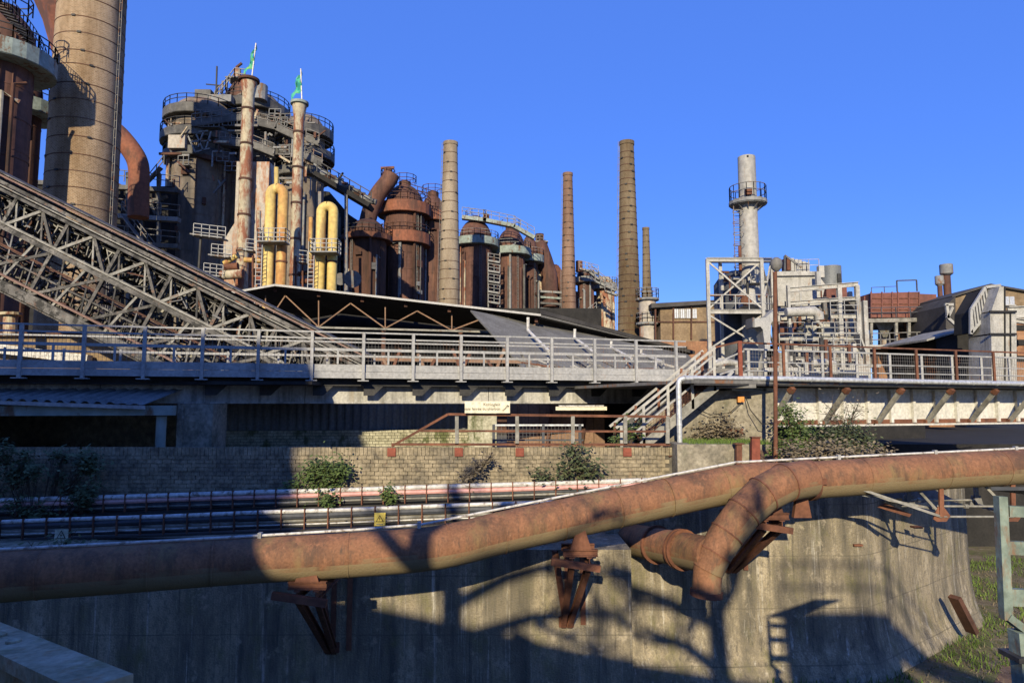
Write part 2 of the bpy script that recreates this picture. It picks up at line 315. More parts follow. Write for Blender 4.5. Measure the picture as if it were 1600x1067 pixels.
# concrete retaining wall: the left bay stands proud, the right bay bends away under the bridge, its foot flares out
cw = thing('retaining_wall', 'high stained concrete retaining wall below the long rusty pipe', 'wall', (0, 15, GZ))
XS = P(986, 860, 14.2).x
lw = M()
lw.prism([(-17, 14.2, GZ - .2), (XS, 14.2, GZ - .2), (XS, 14.2, -2.95), (-17, 14.2, -2.95)], (0, 3.35, 0))
lw.build('left_bay', 'concrete_wall', cw)
path = [(XS - .3, 15.9), (4, 15.95), (6, 16.0), (7.9, 16.08), (8.1, 16.1), (8.3, 16.22), (10.4, 17.85), (12.7, 19.64), (12.95, 19.84), (13.05, 20.1), (13.1, 21), (13.1, 23), (13.1, 29)]
prof = [(0, -1.98), (0, -3.0), (.02, -4.0), (.08, -4.7), (.2, -5.1), (.42, -5.5), (.8, -5.85), (1.25, -6.2)]
rw = M(); vs = []
for i, (x, y) in enumerate(path):
    a = V(path[max(i - 1, 0)]); b = V(path[min(i + 1, len(path) - 1)]); t = (b - a).normalized(); nrm = V((t.y, -t.x))
    fl_ = .42 if i < 4 else max(.22, .42 - (i - 3) * .03)
    for o, z in prof: vs.append((x + nrm.x * o * fl_, y + nrm.y * o * fl_, z))
    vs.append((x - nrm.x * .4, y - nrm.y * .4, -1.98))
k = len(prof) + 1; fs = []
for i in range(len(path) - 1):
    for j in range(k - 2): fs.append((i * k + j, i * k + j + 1, (i + 1) * k + j + 1, (i + 1) * k + j))
    fs.append((i * k, (i + 1) * k, (i + 1) * k + k - 1, i * k + k - 1))
rw.add(vs, fs); rw.build('right_bay', 'concrete_wall', cw, smooth=True)
M().box(((XS + 8.4) / 2, 17.6, -4.2), (8.4 - XS - .2, 1.6, 4.4)).build('backing', 'concrete_old', cw)
for (px, py, dd) in ((1335, 849, 16.2), (1428, 822, 17.0)):        # little iron brackets on the wall
    q = P(px, py, dd); M().box((q.x, q.y - .1, q.z), (.2, .2, .04)).build('wall_bracket', 'rust', cw)
q = P(1498, 950, 17.9); M().bar(q + V((.25, -.1, -.55)), q + V((-.25, -.25, .35)), .3, .12).build('leaning_plate', 'rust_dark', cw)
# brick wall on the ledge: every brick has its own edges; the 300 in the middle of the view are pieces of their own
BY = 17.5; BT = -1.1; BX0, BX1 = -16.5, P(1052, 720, BY).x
bw = thing('brick_wall', 'weathered tan brick parapet wall behind the cable trays', 'wall', (-5, BY + .2, TZ))
M().box(((BX0 + BX1) / 2, BY + .2, (BT - 2.95) / 2 - .02), (BX1 - BX0, .38, 2.95 + BT - .0)).build('mortar', 'mortar', bw)
bm_h = [M().box((0, 0, 0), (.2, .06, .088)).mesh('brick'), M().box((0, 0, 0), (.2, .066, .083)).mesh('brick'), M().box((0, 0, 0), (.196, .06, .09)).mesh('brick')]
bm_s = M().box((0, 0, 0), (.088, .06, .2)).mesh('coping_brick')
for me in bm_h + [bm_s]: me.materials.append(MAT['brick_old'])
spots = []
n = int((BX1 - BX0) / .098)
for i in range(n): spots.append(('c', BX0 + .05 + i * .098, BT - .1))
for rrow in range(13):
    z = BT - .255 - rrow * .1; off = .105 if rrow % 2 else 0
    for i in range(int((BX1 - BX0 - .2) / .21)): spots.append(('b', BX0 + .11 + off + i * .21, z))
cx = P(660, 730, BY).x
spots.sort(key=lambda s: (s[2] < -2.25) * 100 + abs(s[1] - cx))
rest = M(); rest_c = M(); nb = nc = 0
for kd, x, z in spots:
    y = BY - U(-.006, .014); dz = U(-.004, .004)
    if kd == 'b' and nb < 290: inst('brick', random.choice(bm_h), bw, (x, y, z + dz), U(-.02, .02)); nb += 1
    elif kd == 'c' and nc < 100 : inst('coping_brick', bm_s, bw, (x, y, z + dz)); nc += 1
    elif kd == 'b': rest.box((x, y, z + dz), (.2, .06, .087), U(-.02, .02))
    else: rest_c.box((x, y, z + dz), (.088, .06, .2))
rest.build('brickwork', 'brick_old', bw, kind='stuff'); rest_c.build('coping', 'brick_old', bw, kind='stuff')
# old concrete block and ledge right of the brick wall, with grass on it
ab = thing('abutment', 'crumbling concrete abutment with moss beneath the iron stairs', 'abutment', (5.5, 18, TZ))
M().prism([P(1058, 694, 16.9), P(1182, 694, 16.9), V((P(1182, 694, 16.9).x, 16.9, -3)), V((P(1058, 694, 16.9).x, 16.9, -3))], (0, 1.4, 0)).build('lower_block', 'concrete_old', ab)
up = M(); a = P(1040, 692, 18.7); b = P(1196, 604, 18.7)
up.prism([(a.x - .6, 18.7, -3), (b.x + .25, 18.7, -3), (b.x + .25, 18.7, .35), (a.x + .6, 18.7, .35), (a.x - .6, 18.7, -.6)], (0, 3.5, 0)); up.build('upper_wall', 'concrete_old', ab)
gm = M()
for i in range(1400):
    x = U(P(1060, 0, 17).x, P(1185, 0, 17).x); y = U(16.92, 18.6); z = P(1100, 694, 16.9).z; a = U(0, 6.28); h = U(.04, .13)
    gm.add([(x, y, z - .01), (x + .02 * math.cos(a), y + .02 * math.sin(a), z - .01), (x + U(-.04, .04), y + U(-.04, .04), z + h)], [(0, 1, 2)])
tag(gm.build('grass', 'grass', kind='stuff'), 'bright green grass strip on the ledge under the iron stairs', 'grass')
# earth bank under the right bridge
eb = M(); nx, ny = 26, 8; vs = []
for j in range(ny + 1):
    for i in range(nx + 1):
        x = P(1178, 0, 17.4).x + (P(1420, 0, 17.4).x - P(1178, 0, 17.4).x) * i / nx; y = 16.6 + 3.4 * j / ny
        e = min(1, (nx - i) / 7) ; vs.append((x, y + U(-.08, .08), -2.3 + 1.25 * (1 - (1 - j / ny) ** 2) * (.35 + .65 * e) + U(-.07, .07)))
eb.add(vs, [(j * (nx + 1) + i, j * (nx + 1) + i + 1, (j + 1) * (nx + 1) + i + 1, (j + 1) * (nx + 1) + i) for j in range(ny) for i in range(nx)])
struct(eb.build('earth_bank', 'dirt', smooth=True))
# tufts on the cutting floor
gm = M()
for i in range(26000):
    y = 12 + 16 * R() ** 1.3; x = U(5.5, 20)
    if any(abs((x - p[0]) * .6 + (y - p[1]) * -.8) < .6 and abs(y - p[1]) < 1.6 for p in pl) and R() < .9: continue
    if math.sin(x * 1.7) + math.sin(y * 1.3 + x) < -.5: continue
    a = U(0, 6.28); h = U(.05, .2)
    gm.add([(x, y, GZ), (x + .03 * math.cos(a), y + .03 * math.sin(a), GZ), (x + U(-.06, .06), y + U(-.06, .06), GZ + h)], [(0, 1, 2)])
dg_ = M()
for i in range(5000):
    y = 12 + 14 * R() ** 1.2; x = U(6, 18); a = U(0, 6.28); h = U(.03, .14); dg_.add([(x, y, GZ), (x + .03 * math.cos(a), y + .03 * math.sin(a), GZ), (x + U(-.1, .1), y + U(-.1, .1), GZ + h)], [(0, 1, 2)])
tag(dg_.build('dead_grass', 'leaf_dry', kind='stuff'), 'withered straw coloured blades on the floor of the cutting', 'grass')
tag(gm.build('cutting_grass', 'grass', kind='stuff'), 'short patchy grass on the floor of the cutting', 'grass')

# ================================================================ the long rusty pipe and what carries it
def smoothpath(pts, n=6):
    out = []
    for i in range(len(pts) - 1):
        p0 = pts[max(i - 1, 0)]; p1 = pts[i]; p2 = pts[i + 1]; p3 = pts[min(i + 2, len(pts) - 1)]
        for j in range(n):
            t = j / n; out.append(.5 * ((2 * p1) + (p2 - p0) * t + (2 * p0 - 5 * p1 + 4 * p2 - p3) * t * t + (3 * p1 - p0 - 3 * p2 + p3) * t ** 3))
    return out + [pts[-1]]
PR = .375
cl = [P(-120, 913, 10.2), P(0, 901, 10.6), P(200, 888, 11.2), P(380, 876, 11.8), P(560, 866, 12.1), P(660, 858, 12.3), P(720, 848, 12.5), P(800, 828, 12.8), P(1000, 786, 13.6), P(1120, 761, 13.95), P(1180, 752, 14.05), P(1262, 750, 14.15), P(1470, 736, 14.6), P(1620, 728, 14.9), P(1760, 722, 15.2)]
gp = thing('gas_pipe', 'long thick rusty brown pipe running across the concrete wall', 'pipe', (0, 13, -3))
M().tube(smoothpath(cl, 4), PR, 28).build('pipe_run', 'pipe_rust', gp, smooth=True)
for px in (60, 232, 330, 545, 700, 782, 872, 960, 1042, 1130, 1345, 1468, 1560):                   # weld seams and flanges
    for a, b in zip(cl, cl[1:]):
        xa, xb = 800 + F * a.x / (a.y * CT + a.z * ST), 800 + F * b.x / (b.y * CT + b.z * ST)
        if xa <= px < xb:
            q = lerp(a, b, (px - xa) / (xb - xa)); d = (b - a).normalized()
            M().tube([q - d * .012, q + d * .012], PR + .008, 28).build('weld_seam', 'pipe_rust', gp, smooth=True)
q = P(1264, 750, 14.15); d = (cl[12] - cl[11]).normalized(); M().tube([q - d * .05, q + d * .05], PR + .035, 28).build('flange', 'rust', gp, smooth=True)
br = [P(1258, 748, 13.9), P(1226, 754, 13.65), P(1192, 772, 13.5), P(1162, 800, 13.4), P(1136, 834, 13.35), P(1117, 864, 13.3), P(1107, 886, 13.3)]
rr_ = [.37, .365, .355, .34, .325, .31, .30]
for i in range(6):                                          # mitred segments welded together
    d = (br[i + 1] - br[i]).normalized() * .05
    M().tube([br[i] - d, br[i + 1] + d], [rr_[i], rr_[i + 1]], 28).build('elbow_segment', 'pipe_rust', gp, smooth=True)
    if 0 < i: e_ = (br[i + 1] - br[i - 1]).normalized() * .014; M().tube([br[i] - e_, br[i] + e_], rr_[i] + .018, 28).build('weld_seam', 'rust', gp, smooth=True)
q = P(1252, 785, 13.95); M().prism([q + V((-.16, 0, -.3)), q + V((.2, 0, -.3)), q + V((.1, 0, .3)), q + V((-.05, 0, .3))], (0, .12, 0)).build('support_lug', 'rust', gp)
q = P(1280, 752, 13.78); M().box(q, (.3, .05, .12)).build('patch_plate', 'rust', gp)
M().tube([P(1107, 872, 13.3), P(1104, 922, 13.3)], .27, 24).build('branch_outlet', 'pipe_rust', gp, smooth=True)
M().tube([P(1104, 922, 13.3), P(1103.5, 931, 13.3)], .305, 24).build('outlet_rim', 'rust', gp, smooth=True)
ta, tb = P(1112, 868, 13.3), P(985, 842, 16.0)
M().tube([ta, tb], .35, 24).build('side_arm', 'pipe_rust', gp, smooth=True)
for t in (.3, .335, .62): M().tube([lerp(ta, tb, t), lerp(ta, tb, t + .016)], .41, 24).build('arm_flange', 'rust', gp, smooth=True)
cp = [P(-60, 864, 10.3), P(0, 858, 10.6), P(380, 838, 11.8), P(560, 827, 12.1), P(660, 819, 12.3), P(760, 799, 12.7), P(1000, 751, 13.6), P(1150, 722, 14.0), P(1310, 714, 14.3), P(1600, 700, 14.85), P(1700, 696, 15.1)]
co = thing('conduit', 'thin white conduit clipped along the top of the rusty pipe', 'conduit', (0, 12, -2.5))
M().tube(cp, .022, 8).build('tube', 'white_pipe', co, smooth=True)
for px in (406, 655, 1310, 1458, 1586):
    for a, b in zip(cp, cp[1:]):
        xa, xb = 800 + F * a.x / (a.y * CT + a.z * ST), 800 + F * b.x / (b.y * CT + b.z * ST)
        if xa <= px < xb: q = lerp(a, b, (px - xa) / (xb - xa)); M().box(q - V((0, 0, .03)), (.06, .1, .16)).build('clip', 'steel_grey', co)
def wall_bracket(px, py_top, py_low, D, wy, label, mt='rust'):
    """bracket of rolled sections from the wall up to the pipe"""
    t = P(px, py_top, D); lo = P(px, py_low, wy); lo.x = t.x; g = thing('pipe_bracket', label, 'bracket', (t.x, wy, lo.z), 'steel brackets carrying the rusty pipe')
    hz = t.z - .32
    for s in (-1, 1):
        M().ibeam(V((t.x + s * .16, D - .3, hz)), V((t.x + s * .16, wy, hz)), .1, .16, .02).build('arm', mt, g)
        M().ibeam(V((t.x + s * .16, D - .15, hz - .1)), V((t.x - .18 + s * .06, wy - .04, lo.z)), .1, .14, .02, V((0, 1, 1))).build('strut', mt, g)
    for yy in (D - .22, D + .3): M().ibeam(V((t.x - .32, yy, hz + .15)), V((t.x + .32, yy, hz + .15)), .1, .13, .02).build('cross_beam', mt, g)
    M().bar(V((t.x - .55, D - .34, hz + .02)), V((t.x + .35, D - .3, hz - .12)), .1, .12).build('cross_beam', mt, g); M().bar(V((t.x - .42, wy - .3, hz)), V((t.x - .2, wy - .06, lo.z + .1)), .12, .05).build('strut', mt, g)
    M().prism([(t.x - .2, D - .28, hz + .22), (t.x - .05, D - .28, hz + .62), (t.x + .07, D - .28, hz + .62), (t.x + .2, D - .28, hz + .22)], (0, .06, 0)).build('saddle', mt, g)
    M().box((t.x - .18, wy - .03, lo.z + .06), (.3, .05, .2)).build('foot_plate', mt, g)
    for s in (-1, 1): M().bar(V((t.x + s * .16, wy - .02, lo.z)), V((t.x + s * .16, wy - .02, hz)), .1, .03).build('wall_plate', mt, g)
    return g
wall_bracket(487, 893, 1015, 12.0, 14.2, 'rusty bracket with twin uprights in the shade below the pipe')
wall_bracket(905, 845, 975, 13.2, 14.2, 'red brown triangular bracket standing out in the sun below the pipe')
g = wall_bracket(1200, 790, 890, 14.0, 15.95, 'rusty leaning bracket tucked behind the branch elbow')
# hanging rod frames right of the elbow
rf = thing('rod_frame', 'hanging frames of steel rods and gusset plates below the rusty pipe', 'frame', P(1471, 812, 14.6), None)
fr = []
for fx, dd in ((1471, 14.6), (1583, 14.85)):
    n0 = P(fx, 807, dd - .15); tp = P(fx - 1, 752, dd - .15); n1 = V((n0.x - .15, dd + .75, n0.z + .12)); fr.append((n0, n1))
    M().bar(tp, n0, .09, .05).build('hanger', 'rust', rf)
    M().bar(V((n1.x, n1.y, tp.z + .1)), n1, .09, .05).build('hanger', 'steel_mid', rf)
    M().prism([n0 + V((-.17, 0, -.05)), n0 + V((-.1, 0, -.1)), n0 + V((.1, 0, -.1)), n0 + V((.19, 0, .02)), n0 + V((.06, 0, .2)), n0 + V((-.06, 0, .2))], (0, .03, 0)).build('gusset', 'rust', rf)
    M().prism([n1 + V((-.16, 0, -.05)), n1 + V((.16, 0, -.05)), n1 + V((.1, 0, .2)), n1 + V((-.1, 0, .2))], (0, .03, 0)).build('gusset', 'steel_mid', rf)
    M().bar(n0, n1, .06, .06).build('tie', 'steel_mid', rf)
    M().bar(n0 + V((-.45, .2, .65)), n0 + V((0, .02, .05)), .07, .05).build('diagonal', 'timber_grey', rf)
rodm = 'timber_grey'
(a0, a1), (b0, b1) = fr
for k2, (s, e, tbk) in enumerate(((a0, b0, None), (a0 + V((0, .3, .17)), b0 + V((0, .3, .17)), .45), (a1 + V((0, 0, .1)), b1 + V((0, 0, .1)), .12))):
    M().tube([s, e], .022, 8).build('rod', rodm, rf)
    if tbk: M().tube([lerp(s, e, tbk), lerp(s, e, tbk + .05)], .05, 8).build('turnbuckle', rodm, rf)
lq = P(1290, 745, 13.85)
for s, o in ((a0, V((0, 0, 0))), (a0 + V((0, .25, .12)), V((.35, .25, -.28))), (a1, V((.5, .5, -.3)))):
    M().bar(s, lq + o, .03, .05).build('rod', rodm, rf)
M().prism([a0 + V((-1.05, .2, .25)), a0 + V((-.5, .2, .02)), a0 + V((-.55, .2, -.04)), a0 + V((-1.2, .2, .16))], (0, .05, 0)).build('gusset', 'rust', rf)

# ================================================================ cable trays on the ledge
def tray(label, px, pyf, D, cols, gap, grp):
    g = thing('cable_tray', label, 'cable tray', P(500, pyf(500), D), grp)
    xs = list(range(px[0], px[1], 40)) + [px[1]]
    for nm, mt, dz, r, dy in cols:
        M().tube([P(x, pyf(x), D) + V((0, dy, dz + .005 * math.sin(x * .02 + dz * 40))) for x in xs], r, 8).build(nm, mt, g, smooth=True)
    zl = min(c[2] - c[3] for c in cols); zh = max(c[2] + c[3] for c in cols)
    me = M().box((0, 0, 0), (.026, .06, zh - zl + .03)).mesh('bracket'); me.materials.append(MAT['rust'])
    x = px[0] + 10
    while x < px[1] - 6:
        q = P(x, pyf(x), D); inst('bracket', me, g, (q.x, D - .07, q.z + (zl + zh) / 2)); x += gap
    M().bar(P(px[0], pyf(px[0]), D) + V((0, .1, zl - .06)), P(px[1], pyf(px[1]), D) + V((0, .1, zl - .06)), .25, .04).build('shelf', 'steel_dark', g)
    return g
tray('upper cable tray with white and pink pipes along the brick wall', (-80, 1010), lambda x: 792 - .031 * x, 16.95,
     [('white_pipe', 'white_pipe', .16, .058, -.03), ('pink_pipe', 'pink_pipe', .05, .058, -.03), ('cable', 'blue_dark', -.04, .035, 0), ('cable', 'timber_grey', -.10, .03, 0), ('cable', 'black', -.16, .03, 0)], 33.5, 'cable trays on the ledge')
tray('lower cable tray with dark band and warning sign beside the rusty pipe', (-80, 905), lambda x: 826 - .036 * x, 15.2,
     [('white_pipe', 'white_pipe', .15, .045, -.03), ('dark_duct', 'blue_dark', .05, .075, 0), ('cable', 'timber_grey', -.06, .03, 0), ('cable', 'white_pipe', -.13, .016, 0), ('cable', 'black', -.18, .03, 0)], 36.5, 'cable trays on the ledge')
def text(s, name, mt, parent, loc, size, al='CENTER'):
    c = bpy.data.curves.new(name, 'FONT'); c.body = s; c.size = size; c.align_x = al; c.extrude = .002
    o = bpy.data.objects.new('tmp', c); COL.objects.link(o); dg = bpy.context.evaluated_depsgraph_get()
    me = bpy.data.meshes.new_from_object(o.evaluated_get(dg)); bpy.data.objects.remove(o)
    me.materials.clear(); me.materials.append(MAT[mt]); return inst(name, me, parent, loc, 0, math.pi / 2)
def warn(px, py, D, w, h, mt, label):
    q = P(px, py, D); g = thing('warning_sign', label, 'sign', q)
    M().box(q, (w, .012, h)).build('plate', mt, g)
    y = D - .012; t = w * .36
    def tri(k, nm, m2, yy): M().prism([(q.x - t * k, yy, q.z - h * .16 - (k - 1) * .0 - t * .1 * k), (q.x + t * k, yy, q.z - h * .16 - t * .1 * k), (q.x, yy, q.z - h * .16 + t * 1.62 * k)], (0, .004, 0)).build(nm, m2, g)
    tri(1.0, 'triangle_border', 'black', y); q.z += .012; tri(.72, 'triangle_field', mt, y - .004); q.z -= .012
    M().prism([(q.x + .01, y - .008, q.z + .07), (q.x - .022, y - .008, q.z + .005), (q.x + .0, y - .008, q.z + .005), (q.x - .012, y - .008, q.z - .045), (q.x + .022, y - .008, q.z + .025), (q.x + .002, y - .008, q.z + .025)], (0, .003, 0)).build('flash_mark', 'black', g)
    M().box((q.x, y, q.z - h * .38), (w * .6, .004, h * .06)).build('caption_bar', 'timber_grey', g)
warn(593.5, 811, 15.08, .24, .28, 'sign_yellow', 'small yellow high voltage warning sign on the lower cable tray')
warn(96, 837, 15.08, .29, .28, 'sign_faded', 'faded warning sign half hidden by plants at the left')
# ================================================================ left footbridge (level deck, comes a little closer towards the left)
LA, LB = V((-17.5, 18.27, 0)), V((6.3, 24.78, 0))
ld = (LB - LA).normalized(); ln = V((ld.y, -ld.x, 0))      # ln points to the camera
LL = (LB - LA).length
def L(s, o=0, z=0): return LA + ld * s + ln * o + V((0, 0, z))
rz = math.atan2(ld.y, ld.x)
def wire(m, a, b, z0, z1, step=.105, r=.006):
    """welded wire grid between a and b"""
    a, b = V(a), V(b); n = max(1, int((b - a).length / step))
    for i in range(n + 1):
        q = lerp(a, b, i / n); m.bar(q + V((0, 0, z0)), q + V((0, 0, z1)), r)
    k = max(1, int((z1 - z0) / step))
    for j in range(k + 1): m.bar(a + V((0, 0, z0 + (z1 - z0) * j / k)), b + V((0, 0, z0 + (z1 - z0) * j / k)), r)
    return m
fb = thing('footbridge', 'long grey footbridge with wire mesh railing crossing the left of the picture', 'bridge', L(LL / 2, 0, 0))
M().bar(L(0, -.9, .93), L(LL, -.9, .93), 1.7, .08).build('deck', 'steel_mid', fb)
M().bar(L(0, .03, 1.12), L(LL, .03, 1.12), .06, .22).build('fascia_board', 'steel_grey', fb)
M().bar(L(0, .05, .90), L(LL, .05, .90), .06, .20).build('fascia_board', 'steel_grey', fb)
M().ibeam(L(0, -.4, .70), L(LL, -.4, .70), .2, .26, .03).build('edge_beam', 'steel_dark', fb)
M().ibeam(L(0, -1.5, .70), L(LL, -1.5, .70), .2, .26, .03).build('edge_beam', 'steel_dark', fb)
M().bar(L(0, .05, 2.25), L(LL, .05, 2.25), .045, .05).build('top_rail', 'steel_grey', fb)
M().bar(L(0, .05, 2.05), L(LL, .05, 2.05), .04, .05).build('upper_rail', 'steel_grey', fb)
M().bar(L(0, .05, 1.70), L(LL, .05, 1.70), .05, .09).build('middle_rail', 'steel_grey', fb)
M().bar(L(0, -1.75, 2.1), L(LL, -1.75, 2.1), .045, .05).build('back_rail', 'steel_grey', fb)
M().bar(L(0, -1.75, 1.62), L(LL, -1.75, 1.62), .045, .08).build('back_rail', 'steel_grey', fb)
post = M().box((0, 0, 0), (.09, .10, 1.52)).mesh('post'); sp = M().box((0, 0, 0), (.06, .05, .42)).mesh('short_post'); bp = M().box((0, 0, 0), (.34, .22, .03)).mesh('post_foot')
gus = M().prism([(0, -.03, 0), (.0, -.03, -.3), (.32, -.03, -.3), (.62, -.03, 0)], (0, .06, 0)).mesh('gusset')
for me, mt in ((post, 'steel_grey'), (sp, 'steel_grey'), (bp, 'steel_grey'), (gus, 'steel_dark')): me.materials.append(MAT[mt])
step = 1.575; s0 = .62; i = 0; s = s0
while s < LL - .3:
    inst('post', post, fb, L(s, .11, 1.5), rz); inst('post_foot', bp, fb, L(s, .10, .72), rz)
    inst('short_post', sp, fb, L(s + step / 2, .05, 1.45), rz); inst('short_post', sp, fb, L(s + step * .3, -1.75, 1.5), rz)
    wire(M(), L(s + .05, .05), L(min(s + step - .05, LL), .05), 1.24, 2.03).build('mesh_panel', 'steel_mid', fb)
    M().bar(L(s, -.0, .74), L(s, -1.7, .74), .12, .12).build('cross_beam', 'steel_dark', fb)
    if s > 8: inst('gusset', gus, fb, L(s + .05, -.35, .56), rz)
    s += step; i += 1
# concrete beam and piers that carry it
cb = thing('viaduct_beam', 'stained pale concrete beam under the grey footbridge', 'beam', L(LL / 2, -1, 0))
edges = [0, 5.6, 11.45, 17.5, LL - .8]
for a, b in zip(edges, edges[1:]):
    M().bar(L(a + .012, -.95, .31), L(b - .012, -.95, .31), .5, .52).build('beam_section', 'concrete_beam', cb)
    M().bar(L(a + .012, -.93, .03), L(b - .012, -.93, .03), .6, .05).build('beam_lip', 'concrete_beam', cb)
def pier(px0, px1, D, label, mt):
    a, b = P(px0, 660, D), P(px1, 660, D); g = thing('bridge_pier', label, 'pier', ((a.x + b.x) / 2, D, TZ), 'piers under the footbridge')
    M().box(((a.x + b.x) / 2, D + .5, (TZ + 0) / 2), (b.x - a.x, 1.0, -TZ - .01)).build('shaft', mt, g)
    M().box((a.x + .12, D - .03, (TZ + 0) / 2), (.16, .05, -TZ - .04)).build('corner_strip', mt, g)
    M().box(((a.x + b.x) / 2, D + .5, TZ + .1), (b.x - a.x + .3, 1.3, .2)).build('footing', mt, g); return g
pier(276, 332, 20.2, 'shaded broad concrete pier beside the blue column', 'concrete_old')
pier(731, 776, 22.4, 'sunlit slim concrete pier behind the cream direction sign', 'brick_pale')
# back wall below the bridge
bk = thing('undercroft_wall', 'corrugated sheet and whitish brick wall in the dark under the footbridge', 'wall', (-5, 25, TZ))
ca, cbp = P(328, 650, 24.0), P(735, 650, 25.4); nn = 130; cm = M(); vs = []
for i in range(nn + 1):
    q = lerp(ca, cbp, i / nn); off = .03 if i % 4 < 2 else -.03
    vs += [(q.x, q.y + off, -.95), (q.x, q.y + off, .6)]
cm.add(vs, [(2 * i, 2 * i + 2, 2 * i + 3, 2 * i + 1) for i in range(nn)]); cm.build('cladding', 'corrugated', bk)
d2 = (cbp - ca); d2.z = 0; d2.normalize()
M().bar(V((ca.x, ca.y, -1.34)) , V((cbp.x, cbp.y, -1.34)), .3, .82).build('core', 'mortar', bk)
ln2 = (V((cbp.x, cbp.y, 0)) - V((ca.x, ca.y, 0))).length; wb = M(); wr = math.atan2(d2.y, d2.x); me = M().box((0, 0, 0), (.205, .05, .085)).mesh('brick'); me.materials.append(MAT['brick_pale']); cnt = 0
for r_ in range(8):
    for i in range(int(ln2 / .22)):
        q = V((ca.x, ca.y, 0)) + d2 * (.1 + i * .22 + (.11 if r_ % 2 else 0)) + V((d2.y, -d2.x, 0)) * (.16 + U(0, .015)); q.z = -1.69 + .1 * r_
        if i * .22 > ln2 * .58 and cnt < 150 and r_ > 0: inst('brick', me, bk, q, wr); cnt += 1
        else: wb.box(q, (.205, .05, .085), wr)
wb.build('brickwork', 'brick_pale', bk, kind='stuff')
bs = thing('sheet_wall', 'brown sheet metal wall behind the stair foot', 'wall', P(870, 690, 27))
for i in range(9):
    a = P(792 + i * 17, 660, 27); b = P(808.4 + i * 17, 660, 27)
    M().box(((a.x + b.x) / 2, 27 + (i % 2) * .04, -.45), (b.x - a.x, .05, 2.5)).build('sheet', 'sheet_brown', bs)
for px in (862, 916): M().bar(P(px, 640, 26.8), P(px - 8, 700, 26.8), .12).build('post', 'rust_dark', bs)
lt = thing('light_fitting', 'cream tube light box hung below the bridge beam', 'lamp', P(908, 637, 22.9))
M().box(P(908, 638, 22.9), (1.7, .12, .12)).build('housing', 'sign_cream', lt); M().box(P(908, 634, 22.85), (1.5, .08, .04)).build('tube', 'white_pipe', lt)
# dark store room behind the left canopy
dr = thing('undercroft_store', 'dark recess of a store room below the left end of the footbridge', 'room', (-14, 24, TZ))
M().box((-14, 27, -.6), (14, .2, 2.4)).build('back_wall', 'brick_old', dr); M().box((-14, 24, .62), (16, 7, .1)).build('ceiling', 'soot_shade', dr)
M().box((-20.5, 23.5, -.6), (.2, 7, 2.4)).build('side_wall', 'brick_old', dr)
# canopy with wavy roof, gutter and blue column at the left
cy = thing('canopy', 'blue grey canopy with corrugated roof on a round column at the left', 'canopy', P(253, 697, 19.3))
a, b = P(-60, 622, 18.6), P(232, 632, 19.0)
M().bar(P(-60, 642, 18.7), P(273, 641, 19.2), .25, .27).build('gutter_beam', 'plate_green', cy)
rm = M(); nn = 60; vs = []
for i in range(nn + 1):
    q = lerp(a, b, i / nn); z = .035 * (1 if i % 4 < 2 else -1) * (1 if i < 50 else .4)
    vs += [(q.x, q.y - .15, q.z + z), (q.x, q.y + 2.2, q.z + .5 + z)]
rm.add(vs, [(2 * i, 2 * i + 2, 2 * i + 3, 2 * i + 1) for i in range(nn)]); rm.build('roof_sheet', 'corrugated', cy)
M().bar(a + V((0, -.17, -.08)), b + V((0, -.17, -.08)), .04, .1).build('eave_board', 'steel_grey', cy)
q = P(252, 660, 19.3); M().tube([V((q.x, q.y, TZ)), V((q.x, q.y, P(0, 650, 19.3).z))], .135, 20).build('column', 'plate_green', cy, smooth=True)
# rust red railing on the brick wall
wr_ = thing('wall_railing', 'rusty brown railing along the top of the brick wall', 'railing', P(850, 697, 17.45))
def WR(px, py): return P(px, py, 17.45)
M().bar(WR(700, 647), WR(1047, 651), .05, .06).build('top_rail', 'rust', wr_)
M().bar(WR(612, 697), WR(700, 647), .05, .06).build('sloping_rail', 'rust', wr_)
M().bar(WR(655, 673), WR(1043, 674), .03, .05).build('middle_rail', 'rust', wr_)
M().bar(WR(612, 694), WR(1047, 694.5), .08, .06).build('bottom_rail', 'rust', wr_)
for px in (714, 808, 895, 977, 1043):
    M().ibeam(WR(px, 694), WR(px, 650), .09, .08, .02).build('post', 'timber_grey', wr_)
for px in (612, 717, 812, 980):
    q = WR(px, 706); M().box((q.x, 17.43, q.z), (.21, .04, .21)).build('anchor_plate', 'rust_red', wr_)
sg = thing('direction_sign', 'cream bilingual direction board with a small stairs arrow fixed to the railing', 'sign', WR(762, 636))
q = P(761.5, 636, 17.3); M().box(q, (1.14, .02, .3)).build('board', 'sign_cream', sg)
text('Kohlegleis', 'lettering', 'black', sg, (q.x + .33, 17.286, q.z + .035), .105, 'RIGHT')
text('voie ferrée du charbon', 'lettering', 'black', sg, (q.x + .33, 17.286, q.z - .075), .098, 'RIGHT')
ar = M(); st = [(.38, -.08), (.42, -.08), (.42, -.045), (.455, -.045), (.455, -.01), (.49, -.01), (.49, .03), (.53, .03)]
for (x0, z0), (x1, z1) in zip(st, st[1:]): ar.bar((q.x + x0, 17.286, q.z + z0), (q.x + x1, 17.286, q.z + z1), .012)
ar.bar((q.x + .50, 17.286, q.z + .055), (q.x + .54, 17.286, q.z + .03), .012); ar.bar((q.x + .515, 17.286, q.z + .0), (q.x + .54, 17.286, q.z + .03), .012)
ar.build('stairs_arrow', 'black', sg)
